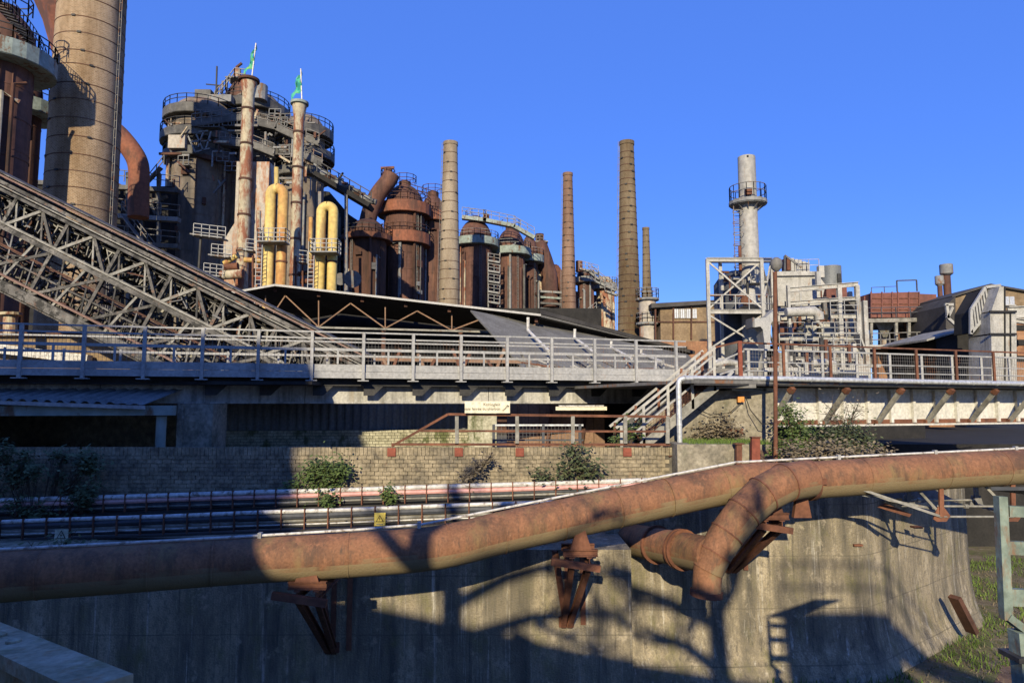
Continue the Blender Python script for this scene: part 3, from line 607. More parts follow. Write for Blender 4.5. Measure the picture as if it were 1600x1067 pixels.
# second low railing and slanting belt behind the wall railing
lr = thing('inner_railing', 'low blue steel railing with mesh between the pier and the stairs', 'railing', P(850, 690, 20))
for z in (-.62, -1.05): M().bar(V((P(772, 0, 20).x, 20, z)), V((P(905, 0, 20).x, 20, z)), .05).build('rail', 'galv' if z > -.9 else 'blue_dark', lr)
for px in (773, 846, 900): M().bar(V((P(px, 0, 20).x, 20, TZ)), V((P(px, 0, 20).x, 20, -.6)), .08).build('post', 'blue_dark', lr)
wire(M(), V((P(774, 0, 20).x, 20, 0)), V((P(900, 0, 20).x, 20, 0)), TZ, -.65, .1, .007).build('mesh_panel', 'steel_mid', lr)

# ================================================================ iron stairs from the wall top to the right deck
stt = thing('iron_stairs', 'steep rusty iron stairs with pale handrails leading up to the right deck', 'stairs', P(980, 693, 18.2))
N0, N1 = P(1004, 697, 18.0), P(1119, 603, 18.0); NB = 1.15
M().bar(N0, N1, .06, .24).build('stringer', 'timber_grey', stt); M().bar(N0 + V((0, NB, 0)), N1 + V((0, NB, 0)), .06, .24).build('stringer', 'rust', stt)
tread = M().box((0, 0, 0), (.27, NB - .08, .035)).mesh('tread'); tread.materials.append(MAT['rust_dark'])
for i in range(9):
    q = lerp(N0, N1, (i + .6) / 9.2); inst('tread', tread, stt, q + V((0, NB / 2, .04)))
M().box(lerp(N0, N1, 1) + V((.55, NB / 2, .0)), (1.0, NB, .1)).build('landing', 'steel_mid', stt)
for oy, mt in ((0, 'steel_white'), (NB, 'steel_white')):
    o = V((0, oy, 0)); h = V((0, 0, 1.02))
    M().bar(N0 + o + h - (N1 - N0) * .35, N1 + o + h, .05, .07).build('handrail', mt, stt)
    M().bar(N0 + o + h * .83 - (N1 - N0) * .1, N1 + o + h * .83, .03, .05).build('handrail', 'steel_grey', stt)
    M().bar(N0 + o + h * .5 - (N1 - N0) * .1, N1 + o + h * .5, .03, .05).build('middle_rail', 'steel_grey', stt)
    for t in (-.28, .02, .35, .68, .98):
        q = lerp(N0, N1, t) + o; M().bar(q + V((0, 0, -.1 if t > 0 else .25)), q + h, .07, .06).build('post', 'rust' if oy else 'steel_white', stt)
sh = M()
for i in range(1, 26):
    q = lerp(N0, N1, i / 26); sh.bar(q + V((0, -.01, .12)), q + V((0, -.01, .5)), .008)
for i in range(6): sh.bar(N0 + V((0, -.01, .12 + i * .07)), N1 + V((0, -.01, .12 + i * .07)), .008)
sh.build('mesh_panel', 'rust', stt)

# ================================================================ right bridge: plate girder, struts, deck edge, railing, gutter
G0, G1, G2 = V((P(1058, 600, 17.9).x, 17.9, 0)), V((P(1215, 600, 18.3).x, 18.3, 0)), V((18.9, 22.5, 0))
gd = (G2 - G1).normalized(); gn = V((gd.y, -gd.x, 0)); GL = (G2 - G1).length; grz = math.atan2(gd.y, gd.x)
def G(s, o=0, z=0): return G1 + gd * s + gn * o + V((0, 0, z))
rb = thing('girder_bridge', 'white riveted plate girder bridge with slanting struts at the right', 'bridge', G(5, -1, -.7))
GO = -1.0
M().bar(G(-.55, GO, -.08), G(GL, GO, -.08), .03, 1.06).build('web_plate', 'girder_white', rb)
M().bar(G(-.55, GO + .12, -.63), G(GL, GO + .12, -.63), .32, .05).build('bottom_flange', 'girder_white', rb)
M().bar(G(-.55, GO + .03, -.54), G(GL, GO + .03, -.54), .04, .13).build('bottom_angle', 'rust', rb)
M().bar(G(-.55, GO + .1, .47), G(GL, GO + .1, .47), .3, .05).build('top_flange', 'steel_dark', rb)
stf = M().box((0, 0, 0), (.1, .10, .99)).mesh('stiffener'); stf.materials.append(MAT['girder_white'])
riv = M().lathe([(.018, 0), (.015, .01), (.006, .016)], (0, 0, 0), 6).mesh('rivet'); riv.materials.append(MAT['girder_white'])
s = -.5; rm = M()
while s < GL:
    inst('stiffener', stf, rb, G(s, GO + .067, -.08), grz)
    for i in range(9):
        for o in (-.075, .075):
            q = G(s + o, GO + .017, -.45 + i * .09); rm.box(q, (.02, .02, .02), grz)
    s += .92
for i in range(110):
    q = G(4.6 + .07 * (i % 10), GO + .017, -.4 + .07 * (i // 10)); rm.box(q, (.018, .018, .018), grz)
rm.build('rivets', 'girder_white', rb, kind='stuff')
M().box(G(-.72, GO + .1, -.1), (.34, .3, 1.15), grz).build('end_post', 'girder_white', rb)
M().box(G(-.75, GO + .1, -.75), (.9, .5, .16), grz).build('bearing', 'rust', rb)
M().prism([G(-2.7, .0, .52), G(0, .0, .52), G(GL, .0, .52), G(GL, -12, .52), G(-2.7, -12, .52)], (0, 0, .09)).build('deck', 'steel_mid', rb)
M().bar(G(-2.6, -.03, .55), G(GL, -.03, .55), .04, .16).build('deck_edge', 'steel_dark', rb)
for px in (1205, 1289, 1372, 1449, 1517, 1578):
    # the foot of each strut on the girder line
    a_ = (px - 800) / F; s = 0
    for _ in range(40):
        q = G(s, GO + .1, -.55); e = q.x / (q.y * CT + q.z * ST) - a_; s -= e * 18
    lo, hi = G(s, GO + .1, -.56), G(s + .02, -.08, .38)
    M().bar(lo, hi, .1, .12).build('strut', 'timber_grey', rb); M().bar(lerp(lo, hi, .93), lerp(lo, hi, 1.06), .14, .15).build('strut_shoe', 'rust', rb)
    M().box(lo + V((-.03, .02, .0)), (.16, .14, .12), grz).build('strut_foot', 'rust', rb)
M().box(G(8, -11.5, -3), (22, .4, 7), grz).build('far_abutment', 'soot_shade', rb)  # blackened, like the girders behind, to paint the shade under the deck
M().bar(G(4, -4, -.2), G(GL, -4, -.2), .3, .9).build('inner_girder', 'soot_shade', rb); M().bar(G(2, -7, -.2), G(GL, -7, -.2), .3, .9).build('inner_girder', 'soot_shade', rb)
gt = thing('gutter_pipe', 'galvanised rain pipe along the deck edge bending down to the brick wall', 'pipe', G0)
gz = .66
pts = [V((G0.x, 17.75, P(1058, 742, 17.3).z)), V((G0.x, 17.75, gz - .15)), V((G0.x + .04, 17.75, gz - .04)), V((G0.x + .16, 17.76, gz)), V((G1.x - .2, 18.2, gz)), G1 + V((.05, -.1, gz)), G(GL, .12, gz - .06)]
M().tube(pts[:3] + pts[2:4], .068, 14).build('downpipe', 'galv', gt, smooth=True); M().tube(pts[3:], .068, 14).build('gutter_run', 'galv', gt, smooth=True)
for s in range(1, 12, 1):
    q = G(s * 1.02, .12, gz - .005 - .06 * s / 12); M().tube([q - gd * .012, q + gd * .012], .073, 14).build('pipe_joint', 'galv', gt, smooth=True)
for z in (0.1, -.55, -1.6): M().tube([V((G0.x, 17.75, z - .02)), V((G0.x, 17.75, z + .02))], .075, 14).build('pipe_joint', 'galv', gt, smooth=True)
M().bar(V((G0.x, 17.75, -1.32)), V((G0.x - .35, 17.45, -1.32)), .03, .03).build('wall_strap', 'rust', gt)
# railing on the right deck: grey mesh fence and rusty outer posts
rr = thing('deck_railing', 'mesh railing with rust red posts along the right bridge deck', 'railing', G(5, -.2, .6))
ZD = .61
for z, mt, w_ in ((ZD + 1.02, 'rust', .045), (ZD + .84, 'steel_grey', .045), (ZD + .5, 'steel_grey', .03), (ZD + .27, 'steel_grey', .03), (ZD + .1, 'steel_grey', .03)):
    M().bar(G(-.9, -.2 - (.1 if mt == 'rust' else 0), z), G(GL, -.2 - (.1 if mt == 'rust' else 0), z), w_).build('rail', mt, rr)
s = .35
while s < GL:
    M().bar(G(s, -.14, ZD), G(s, -.14, ZD + .98), .065, .06).build('post', 'rust', rr); s += 1.62
s = -.75
while s < GL:
    M().bar(G(s, -.22, ZD), G(s, -.22, ZD + .86), .07, .05).build('post', 'steel_grey', rr)
    wire(M(), G(s + .05, -.2), G(s + 1.2, -.2), ZD + .06, ZD + .82, .085, .006).build('mesh_panel', 'steel_mid', rr); s += 1.25
for a, b in ((N1 + V((0, 0, 1.02)), V((G1.x - 1.1, 18.1, 1.63))), (V((G1.x - 1.1, 18.1, 1.63)), G(-.9, -.3, 1.63))): M().bar(a, b, .05).build('rail', 'rust', rr)
for a, b in ((N1 + V((0, 0, .6)), G(-.9, -.2, 1.4)), (N1 + V((.1, 0, .3)), G(-.9, -.2, 1.0))): M().bar(a, b, .04).build('rail', 'steel_grey', rr)
q = V((G1.x - 1.05, 18.1, 0)); M().bar(q + V((0, 0, .55)), q + V((0, 0, 1.66)), .1, .08).build('post', 'rust_red', rr)
rp = thing('red_pole', 'tall rust red pole with a lamp head in front of the white girder', 'pole', P(1212, 715, 17.2))
M().tube([P(1212, 725, 17.2), P(1211, 425, 17.2)], .052, 12).build('shaft', 'rust', rp, smooth=True)
q = P(1213, 412, 17.2); M().lathe([(.05, -.2), (.13, -.12), (.15, .0), (.13, .1), (.05, .16)], q, 14).build('lamp_head', 'steel_mid', rp, smooth=True)
for px, y0, y1 in ((1154, 694, 735), (1180, 684, 735)):
    g = thing('stub_post', 'short %s steel stub standing on the mossy block' % ('thin rusty' if px < 1160 else 'thick red'), 'post', P(px, 735, 16.7))
    M().bar(P(px, 735, 16.7), P(px, y0, 16.7), .13 if px < 1160 else .2, .12).build('shaft', 'rust' if px < 1160 else 'rust_red', g)
    M().box(P(px, y0 - 1, 16.7), (.22, .2, .03)).build('cap_plate', 'rust', g)
jb = thing('junction_box', 'small orange junction box with cables on the abutment', 'box', P(1157, 624, 18.6))
M().box(P(1157, 624, 18.6), (.17, .12, .15)).build('case', 'orange_box', jb)
M().tube([P(1160, 627, 18.55), P(1140, 645, 18.5), P(1110, 648, 18.5), P(1085, 637, 18.5)], .012, 6).build('cable', 'black', jb)
M().tube([P(1165, 620, 18.55), P(1172, 640, 18.4), P(1190, 662, 18.2), P(1210, 662, 18.0)], .012, 6).build('cable', 'black', jb)
# ================================================================ near things at the frame edges
cg = thing('steel_cage', 'pale green steel cage with rusty mesh at the right edge', 'cage', P(1585, 1000, 6))
def C(px, py, D=6.0): return P(px, py, D)
M().bar(C(1563, 775), C(1572, 967), .075, .075, V((1, 0, 0))).build('post', 'green_paint', cg)
M().prism([C(1549, 766), C(1660, 766), P(1690, 772, 7.5), P(1600, 772, 7.5)], (0, 0, .03)).build('top_plate', 'blue_dark', cg)
for py, h in ((798, .09), (855, .11), (932, .14)): M().bar(C(1574, py), C(1680, py + 4), .06, h).build('cross_bar', 'green_paint', cg)
wm = M(); a, b = C(1575, 0), C(1680, 0)
wire(wm, V((a.x, 6.05, 0)), V((b.x, 6.05, 0)), C(0, 922).z, C(0, 800).z, .07, .011); wm.build('mesh_panel', 'rust', cg)
M().bar(C(1572, 962), C(1612, 992), .1, .06).build('brace', 'green_paint', cg)
M().bar(C(1592, 985), C(1600, 1075), .14, .1, V((1, 0, 0))).build('lower_post', 'green_paint', cg)
M().box(C(1596, 1024), (.22, .25, .04)).build('bracket_plate', 'steel_dark', cg)
nr = thing('near_beam', 'moss grown pale steel beam end in the near bottom left corner', 'beam', P(40, 1040, 1.6))
a, b = P(-60, 978, 1.9), P(165, 1078, 1.35)
M().bar(a, b, .10, .03).build('top_flange', 'moss_beam', nr); M().bar(a + V((0, -.01, -.09)), b + V((0, -.01, -.09)), .03, .15).build('web', 'moss_beam', nr)
for t in (.33, .44): M().lathe([(.016, 0), (.016, .006), (.009, .010)], lerp(a, b, t) + V((0, 0, .015)), 10).build('bolt_head', 'moss_beam', nr)
# ================================================================ inclined ore conveyor at the left
CD = 33.0
def K(px, py, dy=0.0): q = P(px, py, CD); q.y += dy; return q
cv = thing('ore_conveyor', 'huge inclined steel conveyor bridge descending from the upper left', 'conveyor', K(300, 600))
cdir = (K(400, 472) - K(0, 273)).normalized(); cn = V((-cdir.z, 0, cdir.x)); cn = cn if cn.z > 0 else -cn
def CV(s, h, dy=0.0): return K(0, 273) + cdir * s + cn * h + V((0, dy, 0))
S0, S1 = -5, 20.5
for dy in (0, 3.0):
    for h, w_, t, mt in ((0, .3, .08, 'conveyor_red'), (-.28, .25, .16, 'conveyor_steel'), (-.45, .2, .06, 'timber_grey'), (-.62, .3, .14, 'conveyor_steel'), (-2.02, .3, .1, 'timber_grey'), (-2.22, .28, .22, 'conveyor_steel'), (-3.0, .1, .08, 'rust_dark'), (-3.55, .1, .08, 'conveyor_steel'), (-4.3, .28, .10, 'conveyor_red'), (-4.75, .3, .45, 'conveyor_steel')):
        M().bar(CV(S0, h, dy), CV(S1, h, dy), w_, t, cn).build('chord', mt, cv)
    for i in range(-2, 15):
        s = i * 1.45 + 1.4; M().bar(CV(s, -.7, dy), CV(s + .7, -2.1, dy), .09, .06).build('lacing_bar', random.choice(['conveyor_steel', 'timber_grey', 'steel_dark']), cv); M().bar(CV(s + .7, -2.3, dy), CV(s + U(.9, 1.6), -4.5, dy), .08, .06).build('lacing_bar', random.choice(['conveyor_steel', 'steel_mid', 'steel_dark']), cv)
        if i % 2: continue
        M().bar(CV(s, -.6, dy), CV(s, -4.8, dy), .16, .16).build('upright', 'conveyor_steel', cv)
        M().bar(CV(s, -2.2, dy), CV(s + 1.45, -.65, dy), .14, .14).build('diagonal', 'timber_grey', cv)
        M().bar(CV(s + 1.45, -.65, dy), CV(s + 2.9, -2.2, dy), .14, .14).build('diagonal', 'conveyor_steel', cv)
        M().bar(CV(s, -4.6, dy), CV(s + 2.9, -2.3, dy), .14, .14).build('diagonal', 'conveyor_steel', cv)
        M().bar(CV(s + 1.3, -4.6, dy), CV(s + 1.9, -2.3, dy), .12, .12).build('upright', 'timber_grey', cv)
for i in range(0, 36):
    s = S0 + i * .72
    M().bar(CV(s, -2.0, .1), CV(s, -2.0, 2.9), .12, .12).build('cross_beam', 'conveyor_steel', cv)
    if i % 2: M().bar(CV(s, -4.62, .1), CV(s, -4.62, 2.9), .12, .12).build('cross_beam', 'conveyor_steel', cv)
    q = CV(s + .2, -1.3, .0)
    M().tube([CV(s + .2, -1.15, .5), CV(s + .2, -1.15, 2.5)], .12, 8).build('roller', 'steel_dark', cv)
    M().tube([CV(s + .1, -3.4, .5), CV(s + .1, -3.4, 2.5)], .1, 8).build('roller', 'steel_dark', cv)
    k_ = M(); h0 = U(-1.85, -1.6)
    k_.bar(CV(s, h0, .35), CV(s + U(-.2, .3), -.95, .35), .1, .05); k_.bar(CV(s + U(-.2, .5), -.95, .35), CV(s + .55, h0, .35), .09, .05); k_.bar(CV(s - .05, -1.0, .35), CV(s + .45, -1.0 + U(-.2, .1), .35), .08, .06)
    k_.build('roller_stand', random.choice(['conveyor_steel', 'timber_grey', 'steel_mid']), cv)
    k_ = M(); k_.bar(CV(s, -4.5, .4), CV(s + U(-.2, .3), -3.5, .4), .1, .05); k_.bar(CV(s + .4, -4.5, .4), CV(s + .2, -3.5, .4), .08, .05); k_.build('roller_stand', 'conveyor_steel', cv)
for h, mt in ((-.9, 'black'), (-3.25, 'conveyor_red'), (-3.7, 'conveyor_steel')):
    M().bar(CV(S0, h, .9), CV(S1, h, .9), 1.3 if mt == 'black' else .1, .03 if mt == 'black' else .14, cn).build('belt' if mt == 'black' else 'rail', mt, cv)
M().bar(CV(S0, -5.05, 1.5), CV(S1, -5.05, 1.5), 3.2, .06, cn).build('bottom_sheet', 'conveyor_steel', cv)
for i in range(60):
    s = S0 + i * .43; M().box(CV(s, -4.99, U(.2, 2.8)), (U(.1, .25), U(.2, .6), U(.05, .15))).build('spilled_lump', 'steel_mid', cv)
M().bar(CV(S0, -1.4, 3.2), CV(S1, -1.4, 3.2), .05, 1.1, cn).build('side_sheet', 'steel_dark', cv)  # dark sheet added to stand for the shadows between the members
for i in range(250):
    s = U(S0, S1); h = random.choice([-1.5, -1.2, -1.0, -1.7, -3.3, -3.9, -2.7, -4.2]) + U(-.3, .3); a = CV(s, h, U(-.1, 1.6)); b = a + cdir * U(-.9, .9) + cn * U(-.6, .6)
    M().bar(a, b, U(.05, .16), U(.04, .1)).build('idler_bracket', random.choice(['steel_dark', 'conveyor_steel', 'timber_grey', 'rust_dark', 'steel_mid']), cv)
M().bar(CV(S0, .12, 1.5), CV(S1, .12, 1.5), 3.3, .05, cn).build('cover_sheet', 'conveyor_steel', cv)
# ochre wall and pale pipe below the conveyor
ow = thing('low_shed', 'ochre rendered shed wall below the conveyor', 'shed', P(130, 560, 38))
M().box(((P(-80, 0, 38).x + P(330, 0, 38).x) / 2, 40, 1.0), (P(330, 0, 38).x - P(-80, 0, 38).x, 4, 5.4)).build('wall', 'brick_facade', ow)
M().bar(P(-80, 535, 37.5), P(140, 562, 37.5), .5, .5).build('parapet_beam', 'white_pipe', ow)
M().box(((P(-80, 0, 38).x + P(330, 0, 38).x) / 2, 40, 3.85), (P(330, 0, 38).x - P(-80, 0, 38).x + .6, 4.6, .25)).build('roof', 'rust_dark', ow)
vp = thing('vent_pipe', 'short capped vent pipe rising by the conveyor foot', 'vent', P(16, 520, 36))
M().tube([P(16, 525, 36), P(16, 492, 36)], .32, 14).build('tube', 'stack_rust', vp); M().tube([P(16, 493, 36), P(16, 489, 36)], .55, 14).build('cap', 'stack_rust', vp)

# ================================================================ brick chimneys
def chimney(label, pt, top, hw_t, pb, bot, hw_b, D, mt, nh, ladder=-1, grp='round brick chimneys'):
    b = P(pb, bot, D); t = P(pt, top, D); rt, rb_ = hw_t * D / F, hw_b * D / F
    g = thing('brick_chimney', label, 'chimney', (b.x, D, TZ), grp)
    z0, z1 = TZ, t.z; sl = (rb_ - rt) / (t.z - b.z); r0 = rb_ + sl * (b.z - TZ); c = (b.x, D, 0)
    rr_ = lambda z: rt + sl * (z1 - z)
    M().lathe([(rr_(z0 + (z1 - z0) * i / 12), z0 + (z1 - z0) * i / 12) for i in range(13)], c, 40).build('shaft', mt, g, smooth=True)
    M().lathe([(rt + .02, z1 - .5), (rt + .08, z1 - .45), (rt + .08, z1), (rt * .8, z1 + .05)], c, 32).build('crown', mt, g, smooth=True)
    for i in range(nh):
        z = b.z - 2 + (z1 - b.z + 1) * (i + .5 + U(-.13, .13)) / nh; r = rr_(z)
        h = M().lathe([(r, z - .035), (r + .025, z - .035), (r + .025, z + .035), (r, z + .035)], c, 40, cap=False).build('iron_hoop', 'rust_dark', g)
        a = -1.57 + U(-.9, .9); M().box((c[0] + (r + .04) * math.cos(a), c[1] + (r + .04) * math.sin(a), z), (.3, .12, .16), a + 1.57).build('hoop_lock', 'steel_dark', h)
    if ladder:
        lm = M(); a = -1.57 + (-1.45 if ladder < 0 else 1.45)
        for o in (-.2, .2):
            lm.bar((c[0] + (rr_(z0) + .12) * math.cos(a) + o * .5, c[1] + (rr_(z0) + .12) * math.sin(a), z0), (c[0] + (rr_(z1) + .12) * math.cos(a) + o * .5, c[1] + (rr_(z1) + .12) * math.sin(a), z1), .05)
        z = z0
        while z < z1: lm.bar((c[0] + (rr_(z) + .12) * math.cos(a) - .1, c[1] + (rr_(z) + .12) * math.sin(a), z), (c[0] + (rr_(z) + .12) * math.cos(a) + .1, c[1] + (rr_(z) + .12) * math.sin(a), z), .04); z += .8
        lm.build('ladder', 'steel_mid', g)
    return g
chimney('massive brown brick chimney towering at the left edge', 149, -130, 48, 125, 340, 51.5, 60, 'chimney_brown', 19, 1)
chimney('cream brick chimney between the rusty stoves', 706, 223, 11, 702, 470, 16.5, 90, 'chimney_cream', 17)
chimney('thin reddish brick chimney right of the domed stoves', 889, 271, 7.3, 889, 512, 12.5, 105, 'chimney_red', 24)
chimney('tall olive brown brick chimney in the middle of the skyline', 983, 222, 11, 984, 530, 18.8, 80, 'chimney_olive', 30)
chimney('small distant brick chimney behind the olive one', 1010.5, 356, 5.2, 1011, 465, 7.2, 140, 'chimney_olive', 12, 0)

# ================================================================ stoves
def dress(g, c, r, zs, mt):
    """plates, pipes, ladder, brackets and boxes that cling to a stove shell"""
    pt = lambda a, rr_, z: V((c[0] + rr_ * math.cos(a), c[1] + rr_ * math.sin(a), z))
    z = 6.0; i = 0
    while z < zs - 1:
        M().lathe([(r, z), (r + .025, z), (r + .025, z + .1), (r, z + .1)], c, 36, cap=False).build('plate_seam', mt, g); z += U(2.0, 2.8)
        for k_ in range(3): a = -1.57 + U(-1.3, 1.3); M().bar(pt(a, r + .01, z - 2), pt(a, r + .01, z - .2), .07).build('plate_seam', mt, g)
    for k_ in range(4):
        a = -1.57 + U(-1.2, 1.2); z0, z1 = U(3, zs * .6), zs - U(0, zs * .25); rp_ = U(.08, .22); e_ = pt(a, r + .35, z1); f_ = pt(a + U(-.5, .5), r + .35, z1 + U(-.6, .6))
        M().tube([pt(a, r + .35, z0), e_, f_], rp_, 8).build('riser_pipe', random.choice(['rust_dark', 'plate_grey', 'stack_rust', 'plate_dark', mt]), g, smooth=True)
    a = -1.57 + U(-.9, .9); k = M()
    for o in (-.03, .03):
        d_ = o * 4 / r; k.bar(pt(a + d_, r + .25, 3), pt(a + d_, r + .25, zs), .06)
    z = 3
    while z < zs: k.bar(pt(a - .12 / r, r + .25, z), pt(a + .12 / r, r + .25, z), .05); z += .5
    k.build('ladder', 'steel_mid', g)
    for k_ in range(4): a = -1.57 + U(-1.1, 1.1); M().box(pt(a, r + .15, U(8, zs)), (U(.4, 1.0), .5, U(.4, 1.2)), a + 1.57).build('valve_box', random.choice(['rust_dark', 'plate_grey', 'plate_dark']), g)
def stove(name, label, cx, D, hw, topy, domey, mt, rings=(), bands=(), grp=None, mring='plate_dark', dome=1.0, rail='steel_dark', cap=True):
    """upright cylinder with a dome; topy = dome top, domey = spring line of the dome; rings = (y, extra radius, parapet m)"""
    q = P(cx, domey, D); r = hw * D / F; zt = P(cx, topy, D).z; zs = q.z
    g = thing(name, label, 'stove', (q.x, D, TZ), grp); c = (q.x, D, 0)
    M().lathe([(r, TZ), (r, zs)], c, 36, cap=False).build('shell', mt, g, smooth=True)
    n = 9; M().lathe([(r * math.cos(i / n * 1.5), zs + (zt - zs) * math.sin(i / n * 1.5708) ** dome) for i in range(n + 1)], c, 36).build('dome', mt, g, smooth=True)
    for y, ex, hp in rings: ring(g, c, r - .02, r + ex, P(cx, y, D).z, hp, mring, rm=rail, rr=.045)
    for y in bands:
        z = P(cx, y, D).z; M().lathe([(r, z - .06), (r + .05, z - .06), (r + .05, z + .06), (r, z + .06)], c, 36, cap=False).build('band', mt, g)
    for a in (-2.2, -1.3, -.6):
        M().bar((c[0] + (r + .03) * math.cos(a), c[1] + (r + .03) * math.sin(a), TZ), (c[0] + (r + .03) * math.cos(a), c[1] + (r + .03) * math.sin(a), zs), .09).build('seam', mt, g)
    dress(g, c, r, zs, mt)
    if cap:
        z = zt; M().lathe([(.9, z - .4), (.9, z + .5), (.7, z + .6)], c, 16).build('cap', mt, g, smooth=True)
        k = M(); rails(k, ringpts((c[0], c[1], z + .2), 1.7, 0, 360, 10)[:-1], 1.2, 1.5, (1, .5), .045, True); k.build('top_railing', rail, g)
    return g
SG = 'domed hot blast stoves'
# far left stove with green platforms and spiral stair
s1 = stove('blast_stove', 'dark rusty stove with green platforms at the far left edge', 8, 53, 42, 22, 66, 'stove_rust', [(108, 1.5, 1.2)], (190, 250), SG, 'plate_green')
c = P(8, 66, 53); r1 = 42 * 53 / F
stp = M().box((0, 0, 0), (.28, .95, .05)).mesh('stair_tread'); stp.materials.append(MAT['plate_dark'])
for i in range(22):
    a = math.radians(-88 + i * 4.6); z = P(8, 12, 53).z - i * .22; rad = r1 + .55
    inst('stair_tread', stp, s1, (c.x + rad * math.cos(a), c.y + rad * math.sin(a), z), a)
k = M(); pts = [V((c.x + (r1 + 1.05) * math.cos(math.radians(-88 + i * 4.6)), c.y + (r1 + 1.05) * math.sin(math.radians(-88 + i * 4.6)), P(8, 12, 53).z - i * .22)) for i in range(22)]
rails(k, pts, 1.1, .5, (1, .5), .03); k.build('stair_railing', 'steel_dark', s1)
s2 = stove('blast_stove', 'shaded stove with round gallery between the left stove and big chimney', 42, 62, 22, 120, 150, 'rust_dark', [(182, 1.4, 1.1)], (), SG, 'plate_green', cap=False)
# dark steelwork behind the big chimney
dk = thing('charging_house', 'dark charging steelwork with stairs between the big chimney and the grey stoves', 'building', P(230, 440, 78))
a, b = P(40, 0, 78), P(275, 0, 78)
M().box(((a.x + b.x) / 2, 81, P(0, 300, 78).z / 2), (b.x - a.x, 4, P(0, 300, 78).z + 2)).build('hall', 'soot_shade', dk)
for y in (285, 330, 372): M().bar(P(40, y, 77), P(280, y + 14, 77), .9, .5).build('floor_beam', 'plate_grey' if y == 330 else 'plate_dark', dk); k = M(); rails(k, [P(165, y - 4, 76.6), P(280, y + 8, 76.6)], 1.3, 2, (1, .5), .05); k.build('railing', 'steel_mid', dk)
for px in (172, 200, 222, 248): M().bar(P(px, 270, 77), P(px, 480, 77), .35).build('column', 'plate_dark', dk)
for i in range(14): a = P(U(170, 265), U(275, 330), 77.5); M().bar(a, a + V((U(-3, 3), 0, U(-1.5, 1.5))), U(.15, .4)).build('pipework', random.choice(['rust_dark', 'steel_dark', 'plate_dark']), dk)
M().bar(P(190, 335, 76), P(240, 400, 76), .9, .12).build('stair_flight', 'plate_grey', dk); M().bar(P(215, 300, 76.4), P(252, 262, 76.4), .8, .12).build('stair_flight', 'plate_dark', dk)
k = M(); rails(k, [P(190, 330, 75.6), P(240, 395, 75.6)], 1.2, 1.2, (1, .5), .05); rails(k, [P(232, 288, 76), P(256, 258, 76)], 1.2, 1.2, (1, .5), .05); k.build('stair_railing', 'steel_mid', dk)
up_ = thing('uptake_pipe', 'orange brown gas uptake pipe bending down beside the big chimney', 'pipe', P(215, 280, 72))
M().tube(smoothpath([P(150, 185, 72), P(182, 208, 72), P(205, 235, 72), P(216, 258, 72), P(217, 290, 72), P(216, 340, 72)], 5), 1.05, 18).build('pipe_bend', 'ring_orange', up_, smooth=True)
M().tube([P(60, -40, 66), P(88, 22, 66), P(105, 80, 66)], 1.5, 4).build('slanting_duct', 'ring_orange', up_)
# ---- the grey stove trio with tiered galleries
TG = 'grey stoves with dark tiered galleries'
tr = []
for nm, cx, hw, D, ty in (('left, widest and half in shade', 318, 46, 84, 172), ('middle, behind the rust streaked stack', 398, 42, 88, 160), ('right, behind the green flagged stack', 476, 32, 84, 195)):
    g = stove('grey_stove', 'tall grey stove with dark tiered galleries, ' + nm, cx, D, hw, ty - 14, ty + 14, 'stove_grey', [(ty + 24, 1.0, 1.0), (ty + 58, 1.2, .9), (ty + 86, .8, .9)], (290, 345, 400), TG, 'plate_dark', cap=False)
    tr.append(g)
hd = thing('headgear', 'stepped headgear with red housing on top of the grey stoves', 'headgear', P(365, 170, 86))
M().prism([P(345, 158, 85), P(365, 128, 85), P(378, 128, 85), P(382, 158, 85)], (0, 3, 0)).build('housing', 'stove_rust', hd)
M().tube([P(371, 128, 86), P(371, 108, 86)], .45, 12).build('stub', 'stack_rust', hd); M().bar(P(369, 106, 86), P(378, 99, 86), .25).build('lever', 'rust_dark', hd)
M().box(P(372, 127, 86), (2.4, 2.4, .15)).build('landing', 'plate_grey', hd)
k = M(); rails(k, [P(335, 158, 84), P(352, 140, 84), P(366, 122, 84), P(383, 124, 84)], 1.3, 1.2, (1, .5), .06); k.build('railing', 'plate_grey', hd)
for px in (338, 346, 353): M().bar(P(px, 165, 84.5), P(px + 2, 120 + (353 - px), 84.5), .2).build('strut', 'steel_mid', hd)
M().box(P(322, 152, 84), (2.0, 2, 1.1)).build('cabin', 'plate_dark', hd); M().box(P(345, 156, 83), (3, 1, .9)).build('cabin', 'plate_grey', hd); M().lathe([(1.0, 0), (1.0, 2)], P(405, 158, 84), 14).build('drum', 'plate_grey', hd)
ms = thing('mast', 'thin dark mast with cross arm on the gallery', 'mast', P(338, 165, 84))
M().bar(P(337, 168, 84), P(339, 104, 84), .16).build('pole', 'black', ms); M().bar(P(322, 132, 84), P(344, 134, 84), .12).build('cross_arm', 'black', ms)
